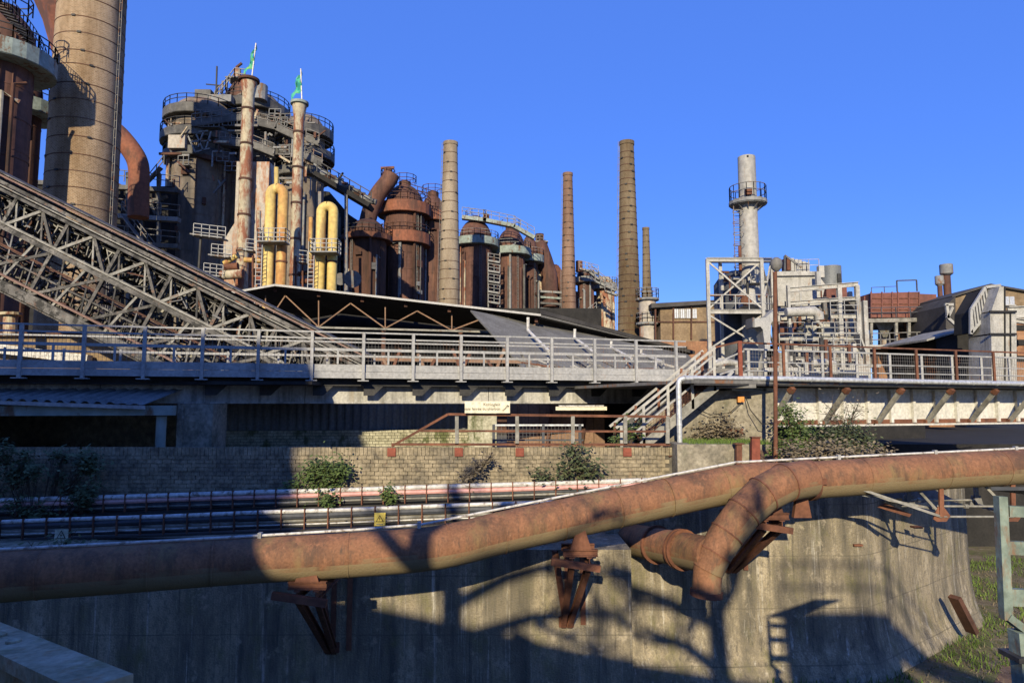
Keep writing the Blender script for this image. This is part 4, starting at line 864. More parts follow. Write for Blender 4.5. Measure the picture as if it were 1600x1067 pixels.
# light steel gantry hung before the galleries
gy = thing('gantry', 'light steel lattice gantry and walkway before the dark galleries', 'gantry', P(310, 235, 80))
M().box(P(282, 226, 80), (2.0, 2, 1.6)).build('box', 'casing', gy)
for a, b in (((292, 208), (325, 205)), ((298, 222), (330, 220)), ((305, 238), (328, 232)), ((292, 208), (305, 238)), ((305, 206), (318, 236)), ((330, 206), (322, 232)), ((318, 206), (310, 230))): M().bar(P(*a, 79.5), P(*b, 79.5), .16).build('lattice_bar', 'plate_grey', gy)
M().bar(P(268, 233, 80.5), P(370, 258, 80.5), 1.0, .5).build('crane_beam', 'rust_dark', gy)
for pts in ([(302, 200), (380, 190)], [(345, 228), (395, 232), (430, 246)], [(405, 198), (435, 205)], [(432, 205), (475, 225)], [(480, 222), (500, 230)], [(478, 250), (505, 262)]):
    fp = [P(a, b, 79.5) for a, b in pts]; f_ = M()
    for a, b in zip(fp, fp[1:]): f_.bar(a, b, 1.0, .12); f_.bar(a + V((0, -.5, .4)), b + V((0, -.5, .4)), .06, .7)
    f_ = f_.build('walkway', 'plate_dark', gy); k = M(); rails(k, [q + V((0, -.5, .3)) for q in fp], 1.2, 1.3, (1, .5), .05); k.build('railing', 'steel_mid', f_)
for i in range(70):
    a = P(U(262, 505), U(190, 300), U(78.5, 80)); b = a + random.choice([V((0, 0, U(-4, 4))), V((U(-3, 3), 0, 0)), V((U(-2, 2), 0, U(-2, 2)))])
    M().bar(a, b, U(.08, .28)).build(random.choice(['pipework', 'stay_bar', 'conduit_run']), random.choice(['plate_dark', 'rust_dark', 'plate_grey', 'stove_rust', 'steel_mid', 'stack_rust']), gy)
for i in range(16):
    a = P(U(262, 490), U(185, 275), 79.6); f_ = M().box(a, (U(1.2, 3), 1.0, .1)).build('work_platform', 'plate_dark', gy); w_ = f_.dimensions.x / 2
    k = M(); rails(k, [a + V((-w_, -.5, 0)), a + V((w_, -.5, 0))], 1.1, .7, (1, .5), .04); k.build('railing', random.choice(['steel_mid', 'plate_grey']), f_)
# ---- rust streaked vent stacks with flags
for nm, px0, px1, yt, yb, hw, D, cas, fl in (('taller rust streaked vent stack with pale casing and a green flag', 389, 374, 128, 440, 9.5, 66, True, (400, 68)), ('lower pale vent stack with a green flag', 468, 460, 164, 450, 8.2, 66, False, (470, 108))):
    t, b = P(px0, yt, D), P(px1, yb, D); b.x = t.x; r = hw * D / F
    g = thing('vent_stack', nm, 'stack', (t.x, D, TZ)); c = (t.x, D, 0)
    M().lathe([(r, TZ), (r, t.z - 1.6), (r * 1.0, t.z - 1.5), (r * 1.35, t.z - .3), (r * 1.35, t.z)], c, 20).build('tube', 'stack_rust', g, smooth=True)
    M().lathe([(r * 1.4, t.z - .05), (r * 1.75, t.z), (r * 1.75, t.z + .25), (r * .9, t.z + .3)], c, 20).build('rim', 'plate_green' if not cas else 'rust_dark', g, smooth=True)
    for i in range(5): z = t.z - 3 - i * 3.6; M().lathe([(r, z), (r + .06, z), (r + .06, z + .2), (r, z + .2)], c, 20, cap=False).build('flange', 'rust_dark', g)
    if cas:
        z1, z2, z3 = P(0, 248, D).z, P(0, 345, D).z, P(0, 372, D).z
        for s_ in (1,):
            M().prism([(t.x - 2.3, D + .9, z3 - 5), (t.x + 1.2, D + .9, z3 - 5), (t.x + 1.2, D + .9, z3), (t.x + 2.0, D + .9, z2 + 1), (t.x + 2.0, D + .9, z1), (t.x - 1.3, D + .9, z1), (t.x - 1.3, D + .9, z2), (t.x - 2.3, D + .9, z3)], (0, 1.6, 0)).build('casing', 'casing', g)
    ft = P(fl[0], fl[1], D); fb_ = V((t.x + .25, D, t.z + .1))
    f = thing('flag', 'green and turquoise flag on the %s vent stack' % ('taller' if cas else 'lower'), 'flag', fb_)
    M().bar(fb_, ft, .1).build('pole', 'white_pipe', f)
    n = 10; h = (ft.z - fb_.z); vs = []
    for i in range(n + 1):
        u = i / n; top = lerp(fb_, ft, 1 - u * .55)
        for j in range(5): v = j / 4; vs.append(top + V((-v * (.5 + u * .55) + .06 * math.sin(u * 9), .3 * math.sin(u * 7 + v * 6), -v * 1.5 - .12 * math.sin(v * 9))))
    M().add(vs, [(i * 5 + j, i * 5 + j + 1, (i + 1) * 5 + j + 1, (i + 1) * 5 + j) for i in range(n) for j in range(4)]).build('cloth', 'flag', f, smooth=True)
for nm, xl, xr, ty, hw, mr in (('left yellow inverted U pipe with a rusted right leg', 423, 443, 287, 8.2, 'yellow_rust'), ('right plain yellow inverted U pipe', 502, 521, 315, 7.8, 'yellow')):
    D = 60; r = hw * D / F; a, b = P(xl, ty + 20, D), P(xr, ty + 20, D); zt = P(xl, ty, D).z - r
    g = thing('cooling_pipe', nm, 'pipe', ((a.x + b.x) / 2, D, 4), 'yellow inverted U pipes')
    cxm = (a.x + b.x) / 2; rad = (b.x - a.x) / 2
    arc = [V((cxm - rad * math.cos(math.pi * i / 12), D, zt - rad + rad * math.sin(math.pi * i / 12))) for i in range(7)]
    arc2 = [V((cxm - rad * math.cos(math.pi * i / 12), D, zt - rad + rad * math.sin(math.pi * i / 12))) for i in range(6, 13)]
    M().tube([V((a.x, D, 2))] + arc, r, 18).build('left_leg', 'yellow', g, smooth=True); M().tube(arc2 + [V((b.x, D, 2))], r, 18).build('right_leg', mr, g, smooth=True)
    for z_ in (8, 12.5): M().tube([V((b.x, D, z_)), V((b.x, D, z_ + .15))], r + .06, 18).build('flange', 'rust', g)
    pf = M().box((cxm + .2, D - 1.1, P(0, 384 if xl < 450 else 400, D).z), (2.4, 1.4, .12)).build('work_platform', 'plate_grey', g); zf = P(0, 384 if xl < 450 else 400, D).z
    k = M(); rails(k, [V((cxm - 1, D - .5, zf)), V((cxm - 1, D - 1.7, zf)), V((cxm + 1.4, D - 1.7, zf)), V((cxm + 1.4, D - .5, zf))], 1.15, .5, (1, .66, .33), .035); k.build('railing', 'steel_grey', pf)
    k = M(); [k.bar((cxm - 1.2 + o, D - 1.3, 3), (cxm - 1.2 + o, D - 1.3, zf + 1), .06) for o in (0, .5)]; [k.bar((cxm - 1.2, D - 1.3, 3 + i * .35), (cxm - .7, D - 1.3, 3 + i * .35), .05) for i in range(int((zf - 3) / .35))]; k.build('ladder', 'steel_grey', g)
# valves and pipework in front of the stoves
vw = thing('valve_gear', 'tangle of valves, platforms and small rusty pipes at the foot of the grey stoves', 'valves', P(430, 440, 62))
for x0, y0, x1, y1, r_, mt in ((350, 418, 372, 416, .35, 'rust'), (345, 430, 380, 428, .45, 'stack_rust'), (382, 406, 412, 408, .25, 'yellow'), (370, 400, 350, 412, .25, 'yellow'), (404, 330, 404, 400, .22, 'stack_rust'), (486, 340, 484, 420, .2, 'yellow_rust'), (432, 262, 432, 290, .22, 'yellow'), (395, 425, 420, 420, .3, 'rust'), (396, 436, 425, 434, .22, 'rust_red'), (466, 428, 496, 424, .2, 'rust_dark'), (470, 440, 500, 438, .25, 'rust')):
    M().tube([P(x0, y0, 63), P(x1, y1, 63)], r_, 10).build('pipework', mt, vw, smooth=True)
for px in (395, 408, 415, 462, 473, 490): M().bar(P(px, 400, 62.5), P(px, 455, 62.5), .14).build('stanchion', 'rust', vw)
for x0, x1, y in ((302, 352, 368), (330, 362, 400), (318, 348, 430), (384, 400, 392), (466, 480, 410)):
    f_ = M().bar(P(x0, y, 63), P(x1, y + (x1 - x0) * .12, 63), 1.4, .12).build('work_platform', 'plate_grey', vw); k = M(); rails(k, [P(x0, y, 62.3), P(x1, y + (x1 - x0) * .12, 62.3)], 1.15, .7, (1, .66, .33), .035); k.build('railing', 'steel_grey', f_)
M().bar(P(314, 368, 63), P(310, 430, 63), .16).build('stanchion', 'steel_dark', vw)
for cx in (532, 551): M().tube([P(cx, 436, 66), P(cx, 436, 67.5)], .85 if cx > 540 else .6, 20).build('manhole_drum', 'steel_mid', vw, smooth=True)
# gallery bridge between the trios
dh = thing('dark_hall', 'black sooty hall wall behind the yellow pipes', 'building', P(530, 460, 97))
M().prism([P(420, 480, 97), P(420, 285, 97), P(515, 300, 97), P(545, 335, 97), P(600, 372, 97), P(600, 480, 97)], (0, 4, 0)).build('wall', 'soot_shade', dh)
for i in range(7): M().bar(P(505 + i * 13, 318 + i * 8, 96.9), P(505 + i * 13, 470, 96.9), .3).build('column', 'plate_dark', dh)
for y in (365, 400, 430): M().bar(P(440, y, 96.8), P(598, y + 8, 96.8), .3, .4).build('floor_beam', 'plate_dark' if y != 400 else 'rust_dark', dh)
gb = thing('gas_gallery', 'dark steel pipe gallery on slim legs right of the grey stoves', 'gallery', P(545, 320, 78))
M().bar(P(495, 275, 78), P(580, 325, 78), 2.5, .5).build('deck', 'soot_shade', gb); k = M(); rails(k, [P(495, 268, 77), P(580, 318, 77)], 1.3, 1.5, (1, .5), .06); k.build('railing', 'steel_dark', gb)
for i in range(9): a = P(500 + i * 9, 270 + i * 5.3, 78); M().tube([a, a + V((1.2, 0, -.3))], .35, 8).build('pipework', random.choice(['plate_dark', 'rust_dark', 'plate_grey']), gb)
M().tube([P(530, 292, 78), P(530, 280, 78)], .55, 12).build('drum', 'plate_grey', gb); M().bar(P(530, 280, 78), P(536, 270, 78), .2).build('lever', 'black', gb)
for px in (541, 500): M().bar(P(px, 300, 77), P(px, 460, 77), .35).build('leg', 'steel_mid', gb)
# ---- rusty stoves in the middle
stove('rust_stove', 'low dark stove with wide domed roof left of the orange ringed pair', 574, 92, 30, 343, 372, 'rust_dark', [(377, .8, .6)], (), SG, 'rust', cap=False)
stove('rust_stove', 'tall rusty stove with two orange rings and pale dome ribs', 632, 100, 32, 290, 332, 'stove_rust', [(338, .9, 1.5), (384, .9, 1.5)], (305, 320, 355, 370, 400, 425), SG, 'ring_orange', rail='stove_rust')
stove('rust_stove', 'slimmer rusty stove with one orange ring beside the cream chimney', 676, 104, 21, 306, 342, 'stove_rust', [(348, .7, 1.3)], (375, 400, 430), SG, 'ring_orange', rail='stove_rust')
dc = thing('downcomer', 'rusty downcomer pipe bent over the orange ringed stove', 'pipe', P(590, 330, 96))
M().tube(smoothpath([P(572, 360, 96), P(578, 332, 96), P(590, 305, 96), P(606, 284, 96), P(612, 272, 96)], 4), 1.2, 16).build('pipe_bend', 'stove_rust', dc, smooth=True); M().tube([P(606, 282, 96), P(606, 264, 96)], .6, 12).build('stub', 'stove_rust', dc); M().bar(P(595, 263, 96), P(616, 262, 96), .3).build('lever', 'rust', dc)
k = M(); rails(k, ringpts(P(606, 279, 96), 1.0, 0, 360, 8)[:-1], 1.2, 1, (1, .5), .05, True); rails(k, [P(625, 296, 97), P(680, 312, 97)], 1.2, 1.5, (1, .5), .06); k.build('railing', 'rust_dark', dc)
for nm, cx, hw, ty, D in (('leftmost of the three pale ringed stoves', 743, 26, 344, 112), ('middle one of the three pale ringed stoves', 798, 22, 358, 116), ('rightmost and smallest of the pale ringed stoves', 827, 13, 368, 120)):
    stove('rust_stove', 'brown stove with pale green gallery, ' + nm, cx, D, hw, ty, ty + 32, 'stove_rust', [(ty + 42, 1.1, 1.1)], (ty + 75,), SG, 'plate_green', rail='plate_grey', cap=cx != 827)
bh = thing('stock_house', 'sooty stock house wall between the brown stoves and the red chimney', 'building', P(800, 500, 126))
M().prism([P(690, 520, 126), P(690, 400, 126), P(760, 385, 126), P(830, 405, 126), P(875, 450, 126), P(935, 462, 126), P(935, 520, 126)], (0, 4, 0)).build('wall', 'rust_dark', bh)
for i in range(26):
    a = P(U(700, 930), U(440, 500), 124.5); M().bar(a, a + random.choice([V((0, 0, U(-4, 4))), V((U(-4, 4), 0, U(-1, 1)))]), U(.2, .6)).build('pipework', random.choice(['stove_rust', 'plate_grey', 'rust', 'plate_dark']), bh)
tg = thing('top_gangway', 'pale gangway joining the domes of the brown stoves', 'gangway', P(770, 350, 111))
for a, b in (((722, 340), (760, 345)), ((755, 344), (805, 354)), ((803, 354), (835, 372))):
    M().bar(P(*a, 110), P(*b, 110), 1.2, .6).build('deck', 'plate_green', tg); k = M(); rails(k, [P(a[0], a[1] - 5, 110), P(b[0], b[1] - 5, 110)], 1.2, 1.5, (1, .5), .06); k.build('railing', 'plate_grey', tg)
M().tube([P(760, 345, 111), P(760, 335, 111)], .5, 10).build('stub', 'rust', tg)
sw = thing('stair_tower', 'pale zigzag stair tower between two brown stoves', 'stairs', P(770, 470, 110))
for i in range(5): M().bar(P(763, 408 + i * 16, 110), P(781, 411 + i * 16, 110), 1.2, .3).build('landing', 'plate_grey', sw); k = M(); rails(k, [P(763, 406 + i * 16, 109.4), P(781, 409 + i * 16, 109.4)], 1.1, .8, (1, .5), .06); k.build('railing', 'plate_grey', sw)
for px in (763, 781): M().bar(P(px, 395, 110), P(px, 480, 110), .2).build('post', 'plate_grey', sw)
d3 = thing('downcomer', 'forked rusty downcomer pipes left of the thin red chimney', 'pipe', P(855, 460, 125))
M().tube([P(841, 380, 122), P(850, 405, 122), P(858, 430, 122), P(860, 480, 122)], 1.5, 14).build('pipe_bend', 'stove_rust', d3, smooth=True); M().tube([P(864, 420, 124), P(878, 440, 124), P(892, 470, 124)], 1.2, 14).build('pipe_bend', 'rust', d3, smooth=True)
M().tube([P(843, 378, 122), P(843, 366, 122)], .8, 10).build('stub', 'rust_dark', d3); M().box(P(843, 379, 122), (3, 2, .2)).build('landing', 'plate_grey', d3); M().tube([P(865, 425, 124), P(865, 414, 124)], .7, 10).build('stub', 'rust_dark', d3); M().tube([P(836, 420, 123), P(845, 455, 123), P(840, 490, 123)], 1.3, 12).build('pipe_bend', 'stack_rust', d3, smooth=True)
k = M(); rails(k, [P(838, 377, 121), P(849, 377, 121)], 1.1, .8, (1, .5), .06); k.build('railing', 'steel_mid', d3)
for i in range(5): M().bar(P(832, 455 + i * 9, 121), P(882, 458 + i * 9, 121), 1.0, .35).build('pipe_rack', random.choice(['plate_grey', 'plate_green', 'plate_dark']), d3)
for nm, cx, hw, D, ty in (('dark leftmost of the rust streaked pair', 915, 13, 118, 430), ('paler rust streaked one beside the olive chimney', 944, 13, 122, 440)):
    stove('rust_stove', 'far stove hung with stairs, ' + nm, cx, D, hw, ty - 8, ty, 'stove_rust' if cx < 930 else 'stack_rust', [(ty + 12, .9, .8)], (470,), SG, 'plate_grey', rail='plate_grey', cap=False)
fs_ = thing('stove_stairs', 'grey stairs and gangways wound round the far rusty stoves', 'stairs', P(930, 440, 114))
for a, b in (((905, 420), (935, 428)), ((920, 425), (945, 445)), ((930, 440), (962, 455)), ((912, 500), (932, 485)), ((945, 455), (965, 462))):
    M().bar(P(*a, 113), P(*b, 113), 1.0, .3).build('flight', 'plate_grey', fs_); k = M(); rails(k, [P(a[0], a[1] - 2, 112), P(b[0], b[1] - 2, 112)], 1.2, 1, (1, .5), .06); k.build('railing', 'plate_grey', fs_)
M().tube([P(905, 425, 115), P(905, 408, 115)], .6, 10).build('stub', 'rust', fs_)

# ================================================================ open hall with long roof in the middle
hl = thing('open_hall', 'long open hall with dark roof and lattice trusses behind the footbridge', 'hall', P(600, 560, 44))
e = [P(362, 459, 42), P(430, 447, 42), P(845, 494, 42)]
rfm = M()
for a, b in zip(e, e[1:]): rfm.prism([a, b, b + V((0, 16, .4)), a + V((0, 16, .4))], (0, 0, .12))
rfm.build('roof', 'roof_dark', hl)
for a, b in zip(e, e[1:]): M().bar(a + V((0, -.03, .06)), b + V((0, -.03, .06)), .06, .13).build('eave_strip', 'roof_edge', hl)
e2 = [P(845, 495, 42.6), P(1085, 553, 53)]
M().prism([e2[0], e2[1], e2[1] + V((0, 6, .2)), e2[0] + V((0, 15, .3))], (0, 0, .12)).build('roof', 'roof_slate', hl)
M().bar(e2[0] + V((0, 0, .3)), e2[1] + V((0, 0, .1)), .1, .25).build('verge', 'roof_dark', hl)
for i in range(7): x = 430 + i * 68; M().bar(P(x, 452 + i * 8, 42.5), P(x, 452 + i * 8, 57), .2, .3).build('purlin', 'rust_dark', hl)
nodes_t = [(395, 460), (446, 462), (548, 474), (652, 486), (756, 497), (842, 505)]; nodes_b = [(415, 508), (498, 511), (602, 513), (706, 516), (800, 520)]
for dd in (43, 50):
    M().bar(P(400, 509, dd), P(850, 521, dd), .16, .12).build('truss_chord', 'timber_grey', hl)
    for (bx, by) in nodes_b:
        for (tx, ty_) in nodes_t:
            if abs(tx - bx) < 75: M().bar(P(bx, by, dd), P(tx, ty_, dd), .075, .075).build('truss_diagonal', 'sheet_brown' if dd < 45 else 'rust_dark', hl)
        M().bar(P(bx, by, dd), P(bx, 460 + (bx - 400) * .1, dd), .07, .07).build('truss_post', 'sheet_brown' if dd < 45 else 'rust_dark', hl)
M().box((P(620, 0, 58).x, 58.6, 3), (36, .3, 10.4)).build('rear_wall', 'soot_shade', hl)
for px in (600, 720, 830): M().bar(P(px, 515, 44), V((P(px, 515, 44).x, 44, TZ)), .25).build('column', 'rust_dark', hl)
sr = thing('slate_roof', 'grey sloping lean to roof with bent white vent pipes', 'roof', P(920, 550, 45))
quad = [P(735, 487, 41.3), P(1075, 556, 51), P(1110, 592, 44), P(830, 592, 34)]
M().prism(quad, (0, 0, .1)).build('roof_slope', 'roof_slate', sr)
for i in range(1, 7): M().bar(lerp(quad[0], quad[1], i / 7) + V((0, 0, .12)), lerp(quad[3], quad[2], i / 7) + V((0, 0, .12)), .05, .04).build('standing_seam', 'roof_slate', sr)
for px, y0, y1, yd in ((825, 496, 516, 548), (898, 514, 528, 552), (955, 533, 543, 560), (1002, 545, 553, 565)):
    d = 39.5 + (px - 825) * .03; M().tube([P(px, y0, d), P(px, y1, d), P(px + 32, yd, d - 3)], .09, 8).build('vent_pipe', 'white_pipe', sr, smooth=True)
tm = thing('timber_pile', 'heap of broken grey timbers and scrap on the bunker floor', 'heap', P(950, 580, 33))
for i in range(90):
    a = P(U(800, 1080), U(572, 592), U(30, 36)); b = a + V((U(-1.6, 1.6), U(-.6, .6), U(-.5, .6))); M().bar(a, b, U(.06, .16), U(.05, .12)).build('timber', random.choice(['timber_grey', 'steel_white', 'rust', 'steel_mid']), tm)
cr = thing('rail_trestle', 'low rusty steel trestle with struts behind the bridge railing', 'trestle', P(620, 590, 34))
for y in (560, 575, 588): M().bar(P(520, y, 34), P(830, y + 6, 34), .3, .16).build('beam', 'sheet_brown' if y == 560 else 'conveyor_steel', cr)
for i in range(11): x = 545 + i * 27; M().bar(P(x, 545 + (i % 3) * 8, 33.8), P(x + 18 * (-1) ** i, 592, 33.8), .14).build('strut', random.choice(['sheet_brown', 'conveyor_steel', 'rust']), cr)
M().box((P(650, 0, 40).x, 40, -.1), (22, .3, 3.2)).build('bunker_wall', 'rust_dark', cr)
# ================================================================ boiler plant with white flue, right of the middle
FD = 45.0
fl = thing('steel_flue', 'tall pale grey steel flue with round platform above the boiler frame', 'chimney', P(1170, 560, FD))
q = P(1168, 300, FD); r = 14.2 * FD / F; c = (q.x, FD, 0)
M().lathe([(r * 1.06, TZ), (r * 1.04, P(0, 420, FD).z), (r * .96, P(0, 246, FD).z), (r * .8, P(0, 245, FD).z)], c, 32).build('tube', 'flue_grey', fl, smooth=True)
ring(fl, c, r, 28 * FD / F, P(0, 318, FD).z, .12, 'plate_grey', 1.0, 16, 'steel_mid', .025, .8)
for i in range(10): a = i * math.pi / 5; M().bar((c[0] + r * math.cos(a), c[1] + r * math.sin(a), P(0, 330, FD).z), (c[0] + 1.1 * math.cos(a), c[1] + 1.1 * math.sin(a), P(0, 321, FD).z), .06).build('bracket', 'steel_mid', fl)
M().box((c[0] - .2, FD - r - .12, P(0, 305, FD).z), (.42, .2, .38)).build('hatch', 'rust', fl); M().box((c[0] - .12, FD - r * .97, P(0, 249, FD).z), (.12, .06, .12)).build('vent_hole', 'black', fl)
k = M()
for o in (0, .45): k.bar((c[0] - 1.05 + o, FD - .2, P(0, 440, FD).z), (c[0] - 1.05 + o, FD - .2, P(0, 318, FD).z), .05)
for i in range(24): k.bar((c[0] - 1.05, FD - .2, P(0, 440, FD).z + i * .22), (c[0] - .6, FD - .2, P(0, 440, FD).z + i * .22), .035)
k.build('ladder', 'steel_mid', fl)
for i in range(6): z = P(0, 420, FD).z + i * .75; M().lathe([(.38, z), (.38, z + .05)], (c[0] - .85, FD - .45, 0), 10, cap=False).build('ladder_hoop', 'steel_mid', fl)
bf = thing('braced_tower', 'pale open steel frame with cross bracing around the dark boiler', 'frame', P(1150, 590, 42))
def B(px, py, d=42.0): return P(px, py, d)
bd = 2.6
FP = {'l': (1107, 42.0), 'r': (1192, 41.6), 'L': (1127, 45.4), 'R': (1208, 45.0)}
def BP(k_, py): px, d = FP[k_]; q0 = P(px, 480, d); return V((q0.x, d, P(px, py, d).z))
for k_ in 'lrLR': M().bar(V((BP(k_, 0).x, FP[k_][1], TZ)), BP(k_, 405), .2, .2).build('column', 'steel_white', bf)
for y in (406, 487): 
    for a, b in ('lr', 'rR', 'RL', 'Ll'): M().ibeam(BP(a, y), BP(b, y), .2, .26, .04).build('beam', 'steel_white', bf)
for y0, y1 in ((408, 483), (492, 545)):
    for a, b in ('lr', 'rR'): M().bar(BP(a, y0), BP(b, y1), .1, .1).build('brace', 'steel_white', bf); M().bar(BP(b, y0) + V((0, .12, 0)), BP(a, y1) + V((0, .12, 0)), .1, .1).build('brace', 'steel_white', bf)
for i in range(4): t = (i + .5) / 4; M().bar(lerp(BP('l', 409), BP('L', 409), t), lerp(BP('r', 409), BP('R', 409), t), .12, .16).build('roof_beam', 'steel_white', bf)
M().prism([BP('l', 489), BP('r', 489), BP('R', 489), BP('L', 489)], (0, 0, .06)).build('floor_grating', 'steel_mid', bf)
k = M(); rails(k, [BP('l', 487), BP('r', 487), BP('R', 487)], 1.05, .9, (1, .5), .03); k.build('railing', 'steel_grey', bf)
bo = thing('boiler', 'dark blue black boiler drum inside the pale steel frame', 'boiler', P(1160, 560, 44))
q = P(1152, 500, 46.6); M().lathe([(1.5, TZ), (1.5, P(0, 445, 46.6).z), (1.1, P(0, 432, 46.6).z), (.6, P(0, 425, 46.6).z)], (q.x, 46.6, 0), 24).build('drum', 'blue_dark', bo, smooth=True)
M().box((P(1157, 0, 47.5).x, 48, 1.2), (3.4, 1.8, 5.6)).build('casing', 'soot_shade', bo)
q = P(1172, 470, 43.6); M().tube([q + V((-.2, -.3, -.6)), q + V((-.1, .2, .5))], .62, 18).build('cream_vessel', 'steel_white', bo, smooth=True); M().tube([q + V((-.5, -.8, -.1)), q + V((-.3, .1, 0))], .34, 14).build('nozzle', 'rust', bo, smooth=True)
for i in range(16):
    a = P(U(1128, 1186), U(420, 480), U(43, 44.5)); b = a + random.choice([V((0, 0, U(.6, 1.8))), V((U(-.9, .9), 0, 0))]); M().tube([a, b], U(.05, .14), 8).build('pipework', random.choice(['steel_mid', 'steel_white', 'rust', 'steel_dark']), bo)
M().box(P(1182, 443, 43.5), (1.0, 1.2, .1)).build('hatch_platform', 'steel_white', bo); k = M(); rails(k, [P(1173, 442, 42.8), P(1191, 442, 42.8)], .9, .4, (1, .5), .025); k.build('railing', 'steel_white', bo)
du = thing('grey_duct', 'bent grey sheet metal duct below the boiler frame', 'duct', P(1200, 545, 40.5))
M().prism([P(1175, 498, 40.5), P(1196, 496, 40.5), P(1212, 482, 40.5), P(1215, 490, 40.5), P(1205, 505, 40.5), P(1203, 548, 40.5), P(1196, 548, 40.5), P(1192, 515, 40.5), P(1188, 510, 40.5), P(1175, 512, 40.5)], (0, 1.1, 0)).build('duct_body', 'steel_grey', du)
M().tube([P(1228, 488, 41), P(1272, 486, 41), P(1279, 492, 41), P(1280, 500, 41)], .28, 12).build('duct_tube', 'steel_white', du, smooth=True)
M().bar(P(1172, 498, 40.4), P(1172, 513, 40.4), .12, 1.2, V((0, 1, 0))).build('duct_flange', 'steel_mid', du)
wh = thing('boiler_house', 'stepped pale grey boiler casing with many beams and platforms', 'building', P(1280, 570, 46))
def W(px, py, d=46.0): return P(px, py, d)
M().prism([W(1214, 432), W(1252, 428), W(1280, 432), W(1290, 445), W(1282, 478), W(1216, 478)], (0, 4, 0)).build('upper_casing', 'steel_white', wh)
M().prism([W(1216, 480), W(1276, 480), W(1270, 500), W(1216, 500)], (0, 3, 0)).build('lower_casing', 'steel_white', wh)
M().prism([W(1212, 424, 45.8), W(1278, 424, 45.8), W(1282, 430, 45.8), W(1212, 431, 45.8)], (0, 4.5, 0)).build('roof_slab', 'steel_white', wh)
for i in range(6): M().box(W(1228 + i * 6, 414 + i * 1.6, 47), (.22, 1, .9)).build('roof_fin', 'steel_white' if i else 'rust', wh)
M().bar(W(1226, 400, 46.5), W(1226, 424, 46.5), .12).build('roof_post', 'blue_dark', wh); M().bar(W(1226, 399, 46.5), W(1252, 418, 46.5), .12).build('roof_post', 'steel_mid', wh)
k = M(); rails(k, [W(1248, 424), W(1280, 423)], .8, .8, (1, .5), .025); k.build('roof_railing', 'steel_grey', wh)
tk = W(1297, 430, 50); M().lathe([(.78, P(0, 448, 50).z), (.78, P(0, 417, 50).z)], (tk.x, 50, 0), 24).build('dark_tank', 'corrugated', wh, smooth=True); M().box((tk.x + .1, 50, P(0, 458, 50).z), (1.5, 1.4, 1.0)).build('red_tank_base', 'hopper_red', wh)
M().box(W(1282, 425, 46), (.35, .4, .8)).build('control_box', 'steel_white', wh)
for d in (43.5, 48):
    for px in (1233, 1313, 1341, 1352):
        if d > 45 and px < 1300: continue
        q = W(px, 500, d); M().bar(V((q.x, d, TZ)), V((q.x, d, P(px, 446 if px < 1345 else 470, d).z)), .26 if px > 1300 else .16, .26).build('column', 'steel_white', wh)
for (x0, y0, x1, y1, h, d) in ((1232, 453, 1341, 444, .3, 43.5), (1232, 474, 1338, 466, .24, 43.5), (1298, 494, 1342, 494, .3, 43.5), (1218, 528, 1340, 530, .35, 43.5), (1218, 545, 1345, 546, .3, 43.5), (1216, 490, 1275, 488, .2, 43), (1218, 560, 1345, 562, .2, 43.5)):
    M().ibeam(W(x0, y0, d), W(x1, y1, d), .22, h, .04).build('beam', 'steel_white', wh)
M().prism([W(1322, 468, 43.6), W(1340, 466, 43.6), W(1342, 490, 43.6)], (0, 2, 0)).build('gable_plate', 'steel_mid', wh)
M().box(W(1277, 520, 46), (2.2, 1.6, 1.2)).build('white_tank', 'steel_white', wh)
M().box(W(1225, 522, 45), (.9, 1, 1.6)).build('rusty_panel', 'rust', wh)
for (x0, x1, y, d) in ((1218, 1258, 528, 43), (1270, 1340, 528, 43), (1298, 1342, 493, 43), (1218, 1345, 546, 42.6)):
    k = M(); rails(k, [W(x0, y, d), W(x1, y, d)], 1.0, .8, (1, .66, .33), .025); k.build('railing', 'steel_grey', wh)
for i in range(46):
    a = W(U(1216, 1340), U(482, 580), U(43.8, 46)); b = a + random.choice([V((0, 0, U(.4, 1.2))), V((U(-1.2, 1.2), 0, 0)), V((U(-.5, .5), 0, U(-.5, .5)))]); M().tube([a, b], U(.04, .13), 8).build('pipework', random.choice(['steel_mid', 'steel_white', 'steel_white', 'rust', 'steel_dark', 'steel_grey']), wh)
M().box((W(1276, 0, 50).x, 51, 2.9), (6.0, .6, 9.4)).build('rear_wall', 'steel_mid', wh)
for i in range(60):
    a = W(U(1216, 1340), U(450, 545), U(44.5, 50)); b = a + random.choice([V((0, 0, U(.4, 1.5))), V((U(-1.2, 1.2), 0, 0)), V((0, 0, U(.4, .9)))]); M().bar(a, b, U(.06, .3)).build(random.choice(['pipework', 'support_bar', 'equipment_box']), random.choice(['steel_mid', 'steel_white', 'steel_grey', 'rust', 'steel_dark', 'soot_shade']), wh)
M().bar(W(1338, 520, 43), W(1350, 552, 43), .7, .1).build('stair_flight', 'steel_white', wh); M().bar(W(1235, 565, 42), W(1265, 590, 42), .7, .1).build('stair_flight', 'steel_grey', wh)
M().lathe([(.42, -.6), (.45, 0), (.42, .7)], P(1222, 570, 40), 14).build('barrel', 'timber_grey', wh, smooth=True)
lo = thing('pump_station', 'low jumble of white pipes and frames behind the right deck railing', 'machinery', P(1150, 585, 34))
for i in range(60):
    a = P(U(1115, 1345), U(556, 592), U(31, 36)); b = a + random.choice([V((0, 0, U(.4, 1.1))), V((U(-1.6, 1.6), 0, 0)), V((U(-.9, .9), 0, U(-.7, .7)))]); M().bar(a, b, U(.07, .17)).build(random.choice(['pipework', 'frame_bar']), random.choice(['steel_white', 'steel_white', 'steel_grey', 'rust', 'steel_mid', 'steel_dark']), lo)
